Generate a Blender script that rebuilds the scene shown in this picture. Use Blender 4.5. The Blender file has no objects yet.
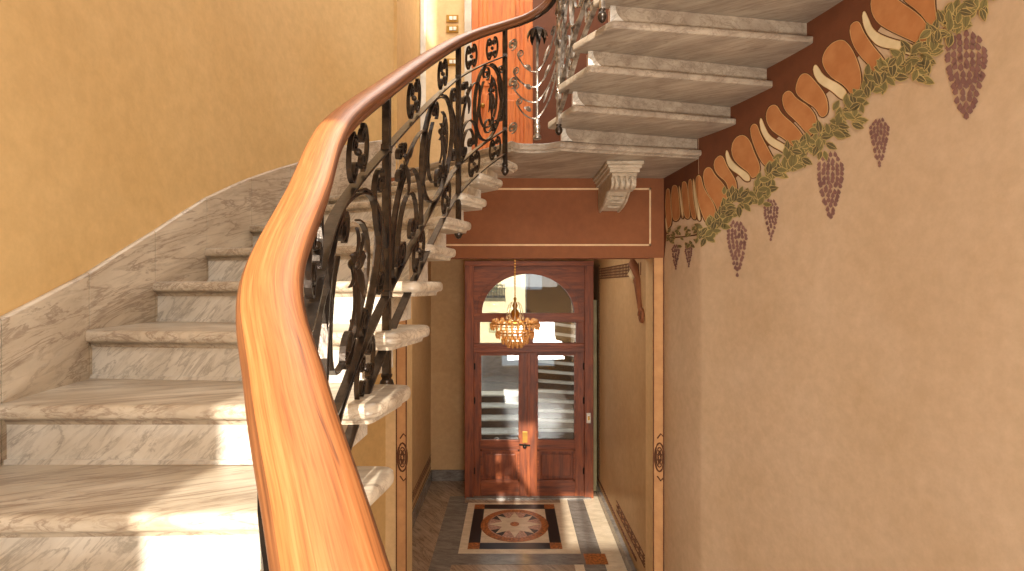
import bpy, bmesh, math, random
from mathutils import Vector, noise
random.seed(7)
R = 0.175            # one riser
EYE = 3.10           # height of the eye over the hall floor
C = bpy.context.scene.collection
sc = bpy.context.scene

# ------------------------------------------------------------------ camera, world, sun, exposure
cam = bpy.data.cameras.new('camera'); cam_o = bpy.data.objects.new('camera', cam); C.objects.link(cam_o)
cam_o.location = (0, 0, EYE); cam_o.rotation_euler = (math.pi/2, 0, 0)
cam.sensor_width = 36.0; cam.lens = 36.0*500/1024; cam.clip_start = 0.02; cam.clip_end = 200
sc.camera = cam_o
w = bpy.data.worlds.new('world'); sc.world = w; w.use_nodes = True
bg = w.node_tree.nodes['Background']; bg.inputs[0].default_value = (0.95, 0.97, 1.0, 1); bg.inputs[1].default_value = 1.4
sun = bpy.data.lights.new('sun', 'SUN'); sun.energy = 7.6; sun.angle = math.radians(0.8); sun.color = (1.0, 0.93, 0.80)
sun_o = bpy.data.objects.new('sun', sun); C.objects.link(sun_o)
sun_o.rotation_euler = Vector((0.05, 1.0, -0.40)).to_track_quat('-Z', 'Y').to_euler()
sun_o.location = (0, -3, 8)
def area(name, loc, d, sx, sy, e, col):
    l = bpy.data.lights.new(name, 'AREA'); l.shape = 'RECTANGLE'; l.size = sx; l.size_y = sy; l.energy = e; l.color = col
    o = bpy.data.objects.new(name, l); C.objects.link(o); o.location = loc
    o.rotation_euler = Vector(d).to_track_quat('-Z', 'Y').to_euler(); return o
area('window_daylight', (0.35, -1.32, EYE+0.75), (0, 1, -0.1), 2.2, 1.6, 22, (1.0, 0.95, 0.86))
area('upper_window_daylight', (0.35, -1.32, EYE+3.3), (-0.12, 1, -0.2), 2.2, 1.2, 75, (1.0, 0.95, 0.88))
area('soffit_uplight_fill', (0.7, -1.3, EYE-1.75), (0.15, 1, 0.75), 1.8, 1.4, 140, (1.0, 0.95, 0.88))  # added low fill aimed up at the stair soffits
area('hall_fill', (0.1, 5.9, EYE+0.55), (0, 0, -1), 1.6, 1.6, 17, (1.0, 0.88, 0.70))  # added fill under the hall ceiling, standing in for bounced light
area('landing_fill', (-0.2, 5.0, EYE+5.2), (0, 0.2, -1), 1.5, 1.0, 75, (1.0, 0.93, 0.80))  # added overhead fill that brightens the landing walls
sc.view_settings.view_transform = 'Standard'; sc.view_settings.look = 'None'
sc.view_settings.gamma = 1; sc.view_settings.use_curve_mapping = False
sc.view_settings.exposure = 0.22

# ------------------------------------------------------------------ helpers
def lin(c):
    return tuple(((v/255)/12.92 if v/255 <= 0.04045 else ((v/255+0.055)/1.055)**2.4) for v in c) + (1,)
def P(x, y, z): return Vector((x*R, y*R, EYE + z*R))
def link(name, me, m, parent=None, smooth=False):
    o = bpy.data.objects.new(name, me); C.objects.link(o)
    for k in (m if isinstance(m, (list, tuple)) else [m]): me.materials.append(k)
    if parent: o.parent = parent
    if smooth:
        for p in me.polygons: p.use_smooth = True
    return o
def bmobj(name, bm, m, parent=None, smooth=False, sharp=None):
    bmesh.ops.recalc_face_normals(bm, faces=bm.faces[:])
    if sharp is not None:
        for e in bm.edges:
            if len(e.link_faces) == 2 and e.calc_face_angle(0) > math.radians(sharp): e.smooth = False
    me = bpy.data.meshes.new(name); bm.to_mesh(me); bm.free()
    return link(name, me, m, parent, smooth or sharp is not None)
def tag(o, label=None, cat=None, group=None, kind=None):
    if label: o['label'] = label
    if cat: o['category'] = cat
    if group: o['group'] = group
    if kind: o['kind'] = kind
    return o
def empty(name, loc, label=None, cat=None, group=None, kind=None):
    o = bpy.data.objects.new(name, None); C.objects.link(o); o.location = loc
    o.empty_display_size = 0.1
    return tag(o, label, cat, group, kind)
def adopt(child, root):
    # parent keeping world coordinates (root has only a translation)
    child.parent = root
    child.matrix_parent_inverse = __import__('mathutils').Matrix.Translation(-Vector(root.location))
    return child
def box(bm, a, b, bev=0.0):
    x0, y0, z0 = [min(a[i], b[i]) for i in range(3)]; x1, y1, z1 = [max(a[i], b[i]) for i in range(3)]
    v = [bm.verts.new(p) for p in ((x0,y0,z0),(x1,y0,z0),(x1,y1,z0),(x0,y1,z0),(x0,y0,z1),(x1,y0,z1),(x1,y1,z1),(x0,y1,z1))]
    f = [bm.faces.new([v[i] for i in q]) for q in ((0,3,2,1),(4,5,6,7),(0,1,5,4),(1,2,6,5),(2,3,7,6),(3,0,4,7))]
    if bev:
        es = list({e for q in f for e in q.edges})
        bmesh.ops.bevel(bm, geom=es, offset=bev, segments=2, affect='EDGES', profile=0.6)
def boxobj(name, a, b, m, parent=None, bev=0.004):
    bm = bmesh.new(); box(bm, a, b, bev); return bmobj(name, bm, m, parent)
def prism(bm, pts, z0, z1):
    lo = [bm.verts.new((p[0], p[1], z0)) for p in pts]; hi = [bm.verts.new((p[0], p[1], z1)) for p in pts]
    n = len(pts)
    bm.faces.new(lo[::-1]); bm.faces.new(hi)
    for i in range(n): bm.faces.new([lo[i], lo[(i+1) % n], hi[(i+1) % n], hi[i]])
def rings(bm, rs, cap=True, closed=True):
    vs = [[bm.verts.new(p) for p in r] for r in rs]
    n = len(vs[0])
    for a, b in zip(vs, vs[1:]):
        for i in range(n if closed else n-1):
            bm.faces.new([a[i], a[(i+1) % n], b[(i+1) % n], b[i]])
    if cap: bm.faces.new(vs[0][::-1]); bm.faces.new(vs[-1])
    return vs
def lathe(bm, cen, prof, n=20):
    cx, cy, cz = cen
    rings(bm, [[(cx+r*math.cos(2*math.pi*i/n), cy+r*math.sin(2*math.pi*i/n), cz+z) for i in range(n)] for r, z in prof])
def tube(bm, pts, r, n=6):
    pts = [Vector(p) for p in pts]; rs = []
    for i, p in enumerate(pts):
        t = (pts[min(i+1, len(pts)-1)] - pts[max(i-1, 0)]).normalized()
        up = Vector((0, 0, 1)) if abs(t.z) < 0.9 else Vector((1, 0, 0))
        a = t.cross(up).normalized(); b = t.cross(a)
        rr = r[i] if isinstance(r, (list, tuple)) else r
        rs.append([p + a*rr*math.cos(2*math.pi*k/n) + b*rr*math.sin(2*math.pi*k/n) for k in range(n)])
    rings(bm, rs)
def cr(pts, n=8):
    out = []
    P_ = [tuple(2*a-b for a, b in zip(pts[0], pts[1]))] + list(pts) + [tuple(2*a-b for a, b in zip(pts[-1], pts[-2]))]
    for i in range(1, len(P_)-2):
        p0, p1, p2, p3 = P_[i-1:i+3]
        for k in range(n):
            t = k/n
            out.append(tuple(0.5*((2*b)+(-a+c)*t+(2*a-5*b+4*c-d)*t*t+(-a+3*b-3*c+d)*t**3) for a, b, c, d in zip(p0, p1, p2, p3)))
    out.append(tuple(pts[-1])); return out

# ------------------------------------------------------------------ materials
def mat(name, rough=0.6, metal=0.0, spec=0.5):
    m = bpy.data.materials.new(name); m.use_nodes = True
    b = m.node_tree.nodes['Principled BSDF']; b.inputs['Roughness'].default_value = rough
    b.inputs['Metallic'].default_value = metal; b.inputs['Specular IOR Level'].default_value = spec
    return m, m.node_tree, b
def coords(nt, scale=(1,1,1), rot=(0,0,0), kind='Object'):
    t = nt.nodes.new('ShaderNodeTexCoord'); g = nt.nodes.new('ShaderNodeNewGeometry')
    mp = nt.nodes.new('ShaderNodeMapping')
    mp.inputs['Scale'].default_value = scale; mp.inputs['Rotation'].default_value = rot
    if kind == 'UV': nt.links.new(t.outputs['UV'], mp.inputs[0])
    elif kind == 'World': nt.links.new(g.outputs['Position'], mp.inputs[0])
    else: nt.links.new(t.outputs['Object'], mp.inputs[0])
    return mp.outputs[0]
def nz(nt, vec, scale, detail=4, rough=0.55, dist=0.0):
    n = nt.nodes.new('ShaderNodeTexNoise'); n.inputs['Scale'].default_value = scale; n.inputs['Detail'].default_value = detail
    n.inputs['Roughness'].default_value = rough; n.inputs['Distortion'].default_value = dist
    nt.links.new(vec, n.inputs['Vector']); return n.outputs['Fac']
def ramp(nt, fac, stops):
    r = nt.nodes.new('ShaderNodeValToRGB'); e = r.color_ramp.elements
    while len(e) < len(stops): e.new(0.5)
    for q, (p, c) in zip(e, stops): q.position = p; q.color = lin(c) if len(c) == 3 else c
    nt.links.new(fac, r.inputs[0]); return r.outputs[0]
def mixc(nt, fac, a, b, mode='MIX'):
    m = nt.nodes.new('ShaderNodeMix'); m.data_type = 'RGBA'; m.blend_type = mode
    if isinstance(fac, float): m.inputs[0].default_value = fac
    else: nt.links.new(fac, m.inputs[0])
    for k, s in ((6, a), (7, b)):
        if isinstance(s, tuple): m.inputs[k].default_value = lin(s) if len(s) == 3 else s
        else: nt.links.new(s, m.inputs[k])
    return m.outputs[2]
def bump(nt, b, fac, strength=0.2, dist=0.01):
    n = nt.nodes.new('ShaderNodeBump'); n.inputs['Strength'].default_value = strength; n.inputs['Distance'].default_value = dist
    nt.links.new(fac, n.inputs['Height']); nt.links.new(n.outputs[0], b.inputs['Normal'])
def plain(name, c, rough=0.6, metal=0.0, var=0.12, vs=6):
    m, nt, b = mat(name, rough, metal)
    d = tuple(max(0, int(v*(1-var))) for v in c); e = tuple(min(255, int(v*(1+var*0.5))) for v in c)
    v = coords(nt, kind='World')
    nt.links.new(ramp(nt, nz(nt, v, vs), [(0.3, d), (0.7, e)]), b.inputs['Base Color']); return m
def plaster(name, c, c2, bs=0.12):
    m, nt, b = mat(name, 0.75)
    v = coords(nt, kind='World')
    a = ramp(nt, nz(nt, v, 1.3, 5, 0.6), [(0.3, c2), (0.7, c)])
    k = ramp(nt, nz(nt, v, 14, 4, 0.7), [(0.35, (238,236,232)), (0.75, (255,255,255))])
    nt.links.new(mixc(nt, 1.0, a, k, 'MULTIPLY'), b.inputs['Base Color'])
    bump(nt, b, nz(nt, v, 60, 3, 0.6), bs, 0.004); return m
def aniso(nt, rot, scale):
    g = nt.nodes.new('ShaderNodeNewGeometry'); m1 = nt.nodes.new('ShaderNodeMapping'); m1.inputs['Rotation'].default_value = rot
    m2 = nt.nodes.new('ShaderNodeMapping'); m2.inputs['Scale'].default_value = scale
    nt.links.new(g.outputs['Position'], m1.inputs[0]); nt.links.new(m1.outputs[0], m2.inputs[0]); return m2.outputs[0]
def marble(name, base, vein, dark, scale=1.0, rot=(0,0,0), amt=0.5, rough=0.32):
    m, nt, b = mat(name, rough)
    a1 = aniso(nt, rot, (scale*1.1, scale*9, scale*9)); a2 = aniso(nt, rot, (scale*1.8, scale*26, scale*26)); a3 = aniso(nt, rot, (scale*1.5, scale*4, scale*4))
    cloud = ramp(nt, nz(nt, a3, 1.6, 6, 0.6, 0.5), [(0.32, vein), (0.66, base)])
    n1 = nz(nt, a1, 1.5, 8, 0.62, 0.7)
    s1 = ramp(nt, n1, [(0.36, (0,0,0)), (0.47, (110,110,110)), (0.505, (255,255,255)), (0.53, (90,90,90)), (0.64, (0,0,0))])
    n2 = nz(nt, a2, 1.5, 6, 0.7, 0.9)
    s2 = ramp(nt, n2, [(0.50, (0,0,0)), (0.60, (220,220,220)), (0.66, (40,40,40)), (0.75, (0,0,0))])
    def mul(x, k):
        q = nt.nodes.new('ShaderNodeMath'); q.operation = 'MULTIPLY'; q.inputs[1].default_value = k; nt.links.new(x, q.inputs[0]); return q.outputs[0]
    c1 = mixc(nt, mul(s1, amt), cloud, dark)
    nt.links.new(mixc(nt, mul(s2, amt*0.7), c1, dark), b.inputs['Base Color'])
    return m
def wood(name, c1, c2, c3, scale, rough=0.35, kind='World', coat=0.3, cracks=False):
    m, nt, b = mat(name, rough)
    v = coords(nt, scale, kind=kind)
    g = ramp(nt, nz(nt, v, 1.0, 7, 0.65, 0.4), [(0.28, c3), (0.5, c2), (0.72, c1)])
    v2 = coords(nt, tuple(s*3.2 for s in scale), kind=kind)
    k = ramp(nt, nz(nt, v2, 1.0, 4, 0.6), [(0.36, (150,120,100)), (0.5, (255,255,255))])
    col = mixc(nt, 0.35, g, k, 'MULTIPLY')
    if cracks:
        v3 = coords(nt, (3.5, 34, 1), kind=kind)
        ck = ramp(nt, nz(nt, v3, 1.0, 5, 0.6, 0.3), [(0.27, (255,255,255)), (0.32, (0,0,0))])
        col = mixc(nt, ck, col, (92,50,38))
    nt.links.new(col, b.inputs['Base Color'])
    b.inputs['Coat Weight'].default_value = coat; b.inputs['Coat Roughness'].default_value = 0.25
    return m
M = {}
M['ochre'] = plaster('ochre_plaster', (218,182,124), (212,174,113))
M['tan'] = plaster('tan_plaster', (216,190,160), (206,178,144))
M['pale'] = plaster('pale_plaster', (232,200,150), (226,192,140))
M['hallwall'] = plaster('hall_plaster', (208,172,126), (194,156,108))
M['brown'] = plaster('russet_paint', (146,88,48), (132,76,40))
M['brown_dark'] = plaster('dark_russet_paint', (116,66,36), (102,56,30))
M['cream'] = plaster('cream_paint', (233,212,172), (222,198,156))
M['marble'] = marble('stair_marble', (208,195,174), (168,152,130), (112,88,70), 1.0, (0,0,-0.42), 0.62)
M['riser'] = marble('riser_marble', (232,226,214), (206,198,184), (128,118,104), 1.2, (0,0.75,0.2), 0.5)
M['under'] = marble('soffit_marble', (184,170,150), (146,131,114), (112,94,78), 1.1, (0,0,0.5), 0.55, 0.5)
M['dado'] = marble('dado_marble', (212,196,172), (184,166,142), (118,94,76), 0.9, (-0.25,0,-1.57), 0.6, 0.4)
M['corbel'] = marble('corbel_stone', (212,198,176), (184,168,144), (120,102,82), 2.5, (0.4,0,0), 0.5, 0.6)
M['floor'] = marble('hall_floor_marble', (190,166,142), (150,126,104), (92,70,54), 1.0, (0,0,0.9), 0.6, 0.22)
M['floorgrey'] = marble('grey_border_marble', (150,142,134), (120,112,104), (78,70,64), 1.4, (0,0,0.2), 0.6, 0.22)
M['mosaic_white'] = marble('cream_inlay_marble', (236,218,192), (212,192,162), (160,138,112), 2, (0,0,0), 0.35, 0.3)
M['mosaic_black'] = plain('black_inlay_marble', (34,32,30), 0.3)
M['mosaic_orange'] = plain('amber_inlay_marble', (170,104,52), 0.3, var=0.4, vs=40)
M['mosaic_pink'] = plain('rose_inlay_marble', (190,150,130), 0.35, var=0.3, vs=50)
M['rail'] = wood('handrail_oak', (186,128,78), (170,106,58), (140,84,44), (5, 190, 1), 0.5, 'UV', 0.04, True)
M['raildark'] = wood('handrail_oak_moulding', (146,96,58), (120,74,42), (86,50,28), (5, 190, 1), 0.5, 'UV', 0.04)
M['door'] = wood('mahogany_door_wood', (158,84,40), (128,62,28), (74,34,16), (14,14,1.6), 0.5, 'World', 0.05)
M['doorh'] = wood('mahogany_rail_wood', (158,84,40), (128,62,28), (74,34,16), (1.6,14,14), 0.5, 'World', 0.05)
M['orange_door'] = wood('orange_varnished_wood', (232,142,72), (216,122,54), (188,96,40), (12,12,1.4), 0.55, 'World', 0.05)
M['casing'] = plain('pale_marble_casing', (214,204,188), 0.45)
M['gold'] = plain('gilt_metal', (196,140,60), 0.28, 0.9)
M['brass'] = plain('brass_plate', (170,130,62), 0.4, 0.8)
M['black'] = plain('black_metal_lock', (30,26,24), 0.4, 0.5)
M['white'] = plain('white_plastic', (232,226,214), 0.4)
M['thinline'] = plain('pale_painted_line', (232,196,150), 0.7)
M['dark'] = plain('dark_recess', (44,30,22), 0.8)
M['pgreen'] = plain('pale_green_shutter', (170,160,118), 0.6)
m, nt, b = mat('wrought_iron', 0.28, 0.7)
v = coords(nt, kind='World')
nt.links.new(ramp(nt, nz(nt, v, 30, 4), [(0.3, (44,37,32)), (0.75, (80,69,60))]), b.inputs['Base Color'])
bump(nt, b, nz(nt, v, 90, 3), 0.25, 0.002); M['iron'] = m
m, nt, b = mat('sunlit_iron', 0.3, 0.85)  # same iron in a paler colour where sun strikes the upper railing
v = coords(nt, kind='World')
nt.links.new(ramp(nt, nz(nt, v, 25, 4), [(0.35, (110,98,88)), (0.7, (200,192,182))]), b.inputs['Base Color']); M['iron_lit'] = m
m, nt, b = mat('door_glass', 0.03)
b.inputs['Base Color'].default_value = (0.85, 0.9, 0.9, 1); b.inputs['Roughness'].default_value = 0.02
tr = nt.nodes.new('ShaderNodeBsdfTransparent'); tr.inputs[0].default_value = (0.8, 0.84, 0.84, 1)
gl = nt.nodes.new('ShaderNodeBsdfGlossy'); gl.inputs['Roughness'].default_value = 0.02
mx = nt.nodes.new('ShaderNodeMixShader'); mx.inputs[0].default_value = 0.12
nt.links.new(tr.outputs[0], mx.inputs[1]); nt.links.new(gl.outputs[0], mx.inputs[2])
nt.links.new(mx.outputs[0], nt.nodes['Material Output'].inputs[0]); M['glass'] = m
m, nt, b = mat('amber_glass', 0.15)
b.inputs['Base Color'].default_value = lin((214,164,104)); b.inputs['Transmission Weight'].default_value = 0.5
b.inputs['Emission Color'].default_value = lin((255,176,84)); b.inputs['Emission Strength'].default_value = 0.08; M['amber'] = m
m, nt, b = mat('crystal_glass', 0.08)
b.inputs['Base Color'].default_value = lin((238,220,190)); b.inputs['Transmission Weight'].default_value = 0.6; M['crystal'] = m
def flat(name, c, c2=None):
    m, nt, b = mat(name, 0.8)
    v = coords(nt, kind='World')
    nt.links.new(ramp(nt, nz(nt, v, 9, 4), [(0.35, c2 or tuple(int(x*0.88) for x in c)), (0.65, c)]), b.inputs['Base Color']); return m
M['p_tongue'] = flat('ochre_mural_paint', (192,132,80), (178,116,66))
M['p_line'] = flat('umber_mural_paint', (104,62,34))
M['p_pale'] = flat('pale_mural_line', (224,184,124))
M['p_cream'] = flat('cream_mural_paint', (236,218,178), (220,200,156))
M['p_green'] = flat('green_leaf_paint', (138,128,80), (116,106,66))
M['p_green2'] = flat('dark_leaf_paint', (106,96,64), (92,82,56))
M['p_vein'] = flat('pale_leaf_vein_paint', (206,180,116))
M['p_purple'] = flat('mauve_blossom_paint', (146,108,98), (126,90,84))

# ------------------------------------------------------------------ setting: walls
def offset_poly(pts, d):
    out = []
    for i, p in enumerate(pts):
        a = Vector(pts[max(i-1, 0)]); b = Vector(pts[min(i+1, len(pts)-1)]); t = (b-a).normalized()
        out.append((p[0]-t.y*d, p[1]+t.x*d))
    return out
def wall_strip(name, pts, z0, z1, thick, m, holes=None):
    """extruded curved wall; pts in riser units; thick in risers to the left of travel"""
    o2 = offset_poly(pts, thick)
    bm = bmesh.new()
    rs = []
    for (a, b) in zip(pts, o2):
        rs.append([P(a[0], a[1], z0), P(b[0], b[1], z0), P(b[0], b[1], z1), P(a[0], a[1], z1)])
    rings(bm, rs)
    o = bmobj(name, bm, m, sharp=35); tag(o, kind='structure'); return o
FZ = -EYE/R
TOPZ = 46
left_ctrl = [(-6.4,-8),(-6.9,-3),(-7.3,1),(-7.7,4.5),(-8.3,8),(-8.7,10.1),(-9.0,12.4),(-9.12,14.8),(-9.2,17.4),(-9.0,20.5),(-8.2,24),(-6.3,27.4)]
LW = cr(left_ctrl, 6)
wall_strip('wall_left', LW, FZ, 30, 1.2, M['ochre'])
right_ctrl = [(8.43,22.6),(9.1,21.0),(9.7,19.1),(10.2,17.3),(10.65,15.3),(10.95,13),(11.1,10),(11.1,6),(11.0,0),(10.8,-8)]
RW = [(8.1,26.65)] + cr(right_ctrl, 6)
wall_strip('wall_right', RW, FZ, 30, 1.2, M['tan'])
# front wall: left pier, right pier, lintel
def sbox(name, a, b, m, kind='structure', bev=0.0):
    o = boxobj(name, P(*a), P(*b), m, None, bev); tag(o, kind=kind); return o
D = 26.65
sbox('wall_front', (-9.4, D, FZ), (-5.6, D+1.4, 1.47), M['pale'])
sbox('wall_front_pier', (7.5, D, FZ), (9.6, D+1.4, 1.47), M['pale'])
lint = sbox('wall_lintel', (-9.4, D, 1.47), (9.6, D+1.4, 5.75), M['brown'])
# thin painted frame line on the lintel
bm = bmesh.new()
def zpx(y, d): return (285.5-y)/500*d
def xpx(x, d): return (x-512)/500*d
zl, zh, xr, xl = zpx(245, D), zpx(189, D), xpx(650, D), -6.5
for a, b in (((xl, zh), (xr, zh)), ((xl, zl), (xr, zl)), ((xr, zl), (xr, zh)), ((xl, zl), (xl, zh))):
    t = 0.045
    box(bm, P(min(a[0], b[0])-t, D-0.02, min(a[1], b[1])-t), P(max(a[0], b[0])+t, D, max(a[1], b[1])+t))
o = bmobj('painted_line_border', bm, M['thinline']); adopt(o, lint)
# landing walls
bm = bmesh.new()
sbox('wall_landing_side', (-7.4, 27.2, 5.0), (-6.25, 34.4, 25), M['ochre'])
sbox('wall_landing_back', (-6.25, 34, 5.0), (1.4, 35, 25), M['pale'])
sbox('wall_landing_right', (1.4, 33.4, 5.0), (9.4, 35, 25), M['brown_dark'])
sbox('wall_landing_far', (8.1, D+0.2, 5.0), (9.6, 34, 25), M['brown'])
sbox('trim_1', (-6.2, 33.85, 6.1), (-5.85, 34, 25), M['white'])
# back wall behind the camera with unseen openings shaped to cast the sun patches
bx = (-6.4, 11.0); by0, by1 = -9.2, -8.0
WINS = [(-5.75, -0.3, 1.3, 8.8), (-0.7, 2.0, 18.0, 22.4), (1.5, 5.7, -0.9, 2.9), (5.0, 5.7, 3.1, 6.2), (-2.0, 8.0, -15.0, -5.0)]  # small right-hand openings shape sun patches; the last is added for uplight
bm = bmesh.new()
gx = sorted({bx[0]-1, bx[1]+1} | {v for w_ in WINS for v in w_[:2]}); gz = sorted({FZ, TOPZ} | {v for w_ in WINS for v in w_[2:]})
for x0, x1 in zip(gx, gx[1:]):
    run = None
    for z0, z1 in zip(gz, gz[1:]):
        xm, zm = (x0+x1)/2, (z0+z1)/2
        if any(w_[0] < xm < w_[1] and w_[2] < zm < w_[3] for w_ in WINS):
            if run: box(bm, P(x0, by0, run[0]), P(x1, by1, run[1]))
            run = None
        else: run = (run[0], z1) if run else (z0, z1)
    if run: box(bm, P(x0, by0, run[0]), P(x1, by1, run[1]))
tag(bmobj('wall_back', bm, M['ochre']), kind='structure')
for k, (x0, x1, z0, z1) in enumerate(WINS):
    bm = bmesh.new(); t = 0.18
    for a, b in (((x0, z0), (x0+t, z1)), ((x1-t, z0), (x1, z1)), ((x0, z0), (x1, z0+t)), ((x0, z1-t), (x1, z1))):
        box(bm, P(a[0], -8.7, a[1]), P(b[0], -8.4, b[1]))
    if k > 1: xm = x0+(x1-x0)*0.40; box(bm, P(xm-0.1, -8.65, z0), P(xm+0.1, -8.45, z1))
    tag(bmobj('window_%d' % (k+1), bm, M['cream']), kind='structure')
# floor and hall
sbox('floor', (-10.5, -9.5, FZ-0.6), (12.5, 48, FZ), M['floor'])
HX0, HX1, HB = -7.37, 7.4, 45.4
sbox('wall_hall_left', (HX0-1, D+1.4, FZ), (HX0, HB+1.2, 5.2), M['hallwall'])
bm = bmesh.new()
prism(bm, [(7.5*R, (D+1.4)*R), (7.3*R, (HB+1.2)*R), (8.6*R, (HB+1.2)*R), (8.6*R, (D+1.4)*R)], 0, EYE+5.2*R)
tag(bmobj('wall_hall_right', bm, M['hallwall']), kind='structure')
sbox('ceiling', (HX0, D+1.4, 4.9), (7.5, HB, 5.3), M['hallwall'])
DX0, DX1, DZ = -3.78, 6.58, 2.0        # door frame outer, riser units at Y=41.9
bm = bmesh.new()
box(bm, P(HX0, HB, FZ), P(DX0, HB+1, 4.9)); box(bm, P(DX1, HB, FZ), P(7.6, HB+1, 4.9)); box(bm, P(DX0, HB, DZ), P(DX1, HB+1, 4.9))
tag(bmobj('wall_hall_back', bm, M['hallwall']), kind='structure')
# hall baseboards
bm = bmesh.new(); box(bm, P(HX0, D+1.4, FZ), P(HX0+0.14, HB, FZ+1.0), 0.006); tag(bmobj('baseboard_left', bm, M['floorgrey']), kind='structure')
bm = bmesh.new(); box(bm, P(7.15, D, FZ), P(7.42, HB, FZ+0.75), 0.006); tag(bmobj('baseboard_right', bm, M['floorgrey']), kind='structure')
bm = bmesh.new(); box(bm, P(HX0+0.14, HB-0.15, FZ), P(DX0, HB, FZ+1.0), 0.006); tag(bmobj('baseboard_back', bm, M['floorgrey']), kind='structure')
# hall floor bands
def fz(y): return EYE*500/(y-285.5)       # metres of depth of a floor pixel row
bm = bmesh.new()
for a in ((HX0+0.14, D, -4.9, HB), ):
    pass
for x in (-5.2,): box(bm, P(x, D, FZ-0.02), P(x+1.35, 42, FZ+0.01))
box(bm, P(5.0-1.35+0.9, D+2, FZ-0.02), P(5.9, 42, FZ+0.01))
tag(bmobj('floor_border', bm, M['floorgrey']), kind='structure')
bm = bmesh.new(); box(bm, P(3.95, D+0.5, FZ-0.02), P(4.55, 42, FZ+0.008)); box(bm, P(5.9, D+0.5, FZ-0.02), P(7.2, 42, FZ+0.008)); tag(bmobj('floor_pale_sun_strip', bm, M['mosaic_white']), kind='structure')  # pale marble at the right, also painting in the sun patch

# ------------------------------------------------------------------ mural helpers
def on_wall(px, py, off=0.0, pts=RW):
    k = (px-512)/500.0
    for a, b in zip(pts, pts[1:]):
        fa = a[0]-k*a[1]; fb = b[0]-k*b[1]
        if fa == fb: continue
        if fa*fb <= 0:
            t = fa/(fa-fb); X = a[0]+(b[0]-a[0])*t; Y = a[1]+(b[1]-a[1])*t
            n = Vector((b[1]-a[1], -(b[0]-a[0]))).normalized()
            if n.x > 0: n = -n
            z = (285.5-py)/500*Y
            v = P(X, Y, z); return Vector((v.x+n.x*off, v.y+n.y*off, v.z))
    return None
def densify(poly, step=3.0):
    out = []
    for i, p in enumerate(poly):
        q = poly[(i+1) % len(poly)]; L = math.hypot(q[0]-p[0], q[1]-p[1]); n = max(1, int(L/step))
        for k in range(n): out.append((p[0]+(q[0]-p[0])*k/n, p[1]+(q[1]-p[1])*k/n))
    return out
def wpoly(bm, poly, off, mi=0):
    vs = [on_wall(x, y, off) for x, y in poly]
    if any(v is None for v in vs): return
    bv = [bm.verts.new(v) for v in vs]
    try: f = bm.faces.new(bv); f.material_index = mi; bmesh.ops.triangulate(bm, faces=[f])
    except Exception: pass
def wfill(bm, poly, off, mi=0, dx=0.7):
    """fill a painted outline in narrow upright slices so that it follows the curved wall"""
    def cross(x):
        ys = []
        for i in range(len(poly)):
            a, b = poly[i], poly[(i+1) % len(poly)]
            if (a[0] <= x) != (b[0] <= x): ys.append(a[1]+(b[1]-a[1])*(x-a[0])/(b[0]-a[0]))
        return sorted(ys)
    x0 = min(p[0] for p in poly); x1 = max(p[0] for p in poly); n = max(3, int((x1-x0)/dx)); e = 1e-4
    for k in range(n):
        a = x0+(x1-x0)*k/n; b = x0+(x1-x0)*(k+1)/n; ca, cb, cm = cross(a+e), cross(b-e), cross((a+b)/2)
        if len(ca) != len(cm): ca = cm
        if len(cb) != len(cm): cb = cm
        for j in range(0, len(cm)-1, 2):
            vs = [on_wall(a, ca[j], off), on_wall(b, cb[j], off), on_wall(b, cb[j+1], off), on_wall(a, ca[j+1], off)]
            if any(v is None for v in vs): continue
            f = bm.faces.new([bm.verts.new(v) for v in vs]); f.material_index = mi
def smoothp(poly):
    p = poly
    for _ in range(2):
        q = []
        for i in range(len(p)):
            a, b = p[i], p[(i+1) % len(p)]
            q += [(a[0]*.75+b[0]*.25, a[1]*.75+b[1]*.25), (a[0]*.25+b[0]*.75, a[1]*.25+b[1]*.75)]
        p = q
    return p
def grow(poly, d):
    n = len(poly); ar = sum(poly[i][0]*poly[(i+1) % n][1]-poly[(i+1) % n][0]*poly[i][1] for i in range(n)); s = 1 if ar > 0 else -1
    out = []
    for i in range(n):
        a = Vector(poly[i-1]); b = Vector(poly[(i+1) % n]); t = (b-a)
        if t.length < 1e-6: out.append(poly[i]); continue
        t.normalize(); out.append((poly[i][0]+t.y*d*s, poly[i][1]-t.x*d*s))
    return out

mural = empty('wall_mural', P(8.6, 21, 4), 'painted frieze of ochre tongues, leafy garland and mauve blossom along the curved wall', 'mural')
# russet band following the stair line, cut in vertical strips so that it hugs the curve
lo = [(664,262),(668,222),(680,212),(700,206),(725,190),(745,168),(770,145),(795,122),(815,104),(840,82),(862,52),(885,22),(905,-10),(925,-45)]
bm = bmesh.new()
def interp(pts, x):
    for a, b in zip(pts, pts[1:]):
        if a[0] <= x <= b[0]: return a[1]+(b[1]-a[1])*(x-a[0])/(b[0]-a[0])
    return pts[-1][1]
xs = [664+2*i for i in range(130)]
for a, b in zip(xs, xs[1:]):
    ya, yb = interp(lo, a), interp(lo, b)
    wpoly(bm, [(a, ya), (b, yb), (b, yb-150), (a, ya-150)], 0.0015)
adopt(bmobj('russet_band', bm, M['brown_dark'], smooth=True), mural)
c1 = lambda pts: [(660+x/3.807, 120+y/3.807) for x, y in pts]
c2 = lambda pts: [(740+x/3.808, 50+y/3.808) for x, y in pts]
c3 = lambda pts: [(840+x/3.806, y/3.806) for x, y in pts]
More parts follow.
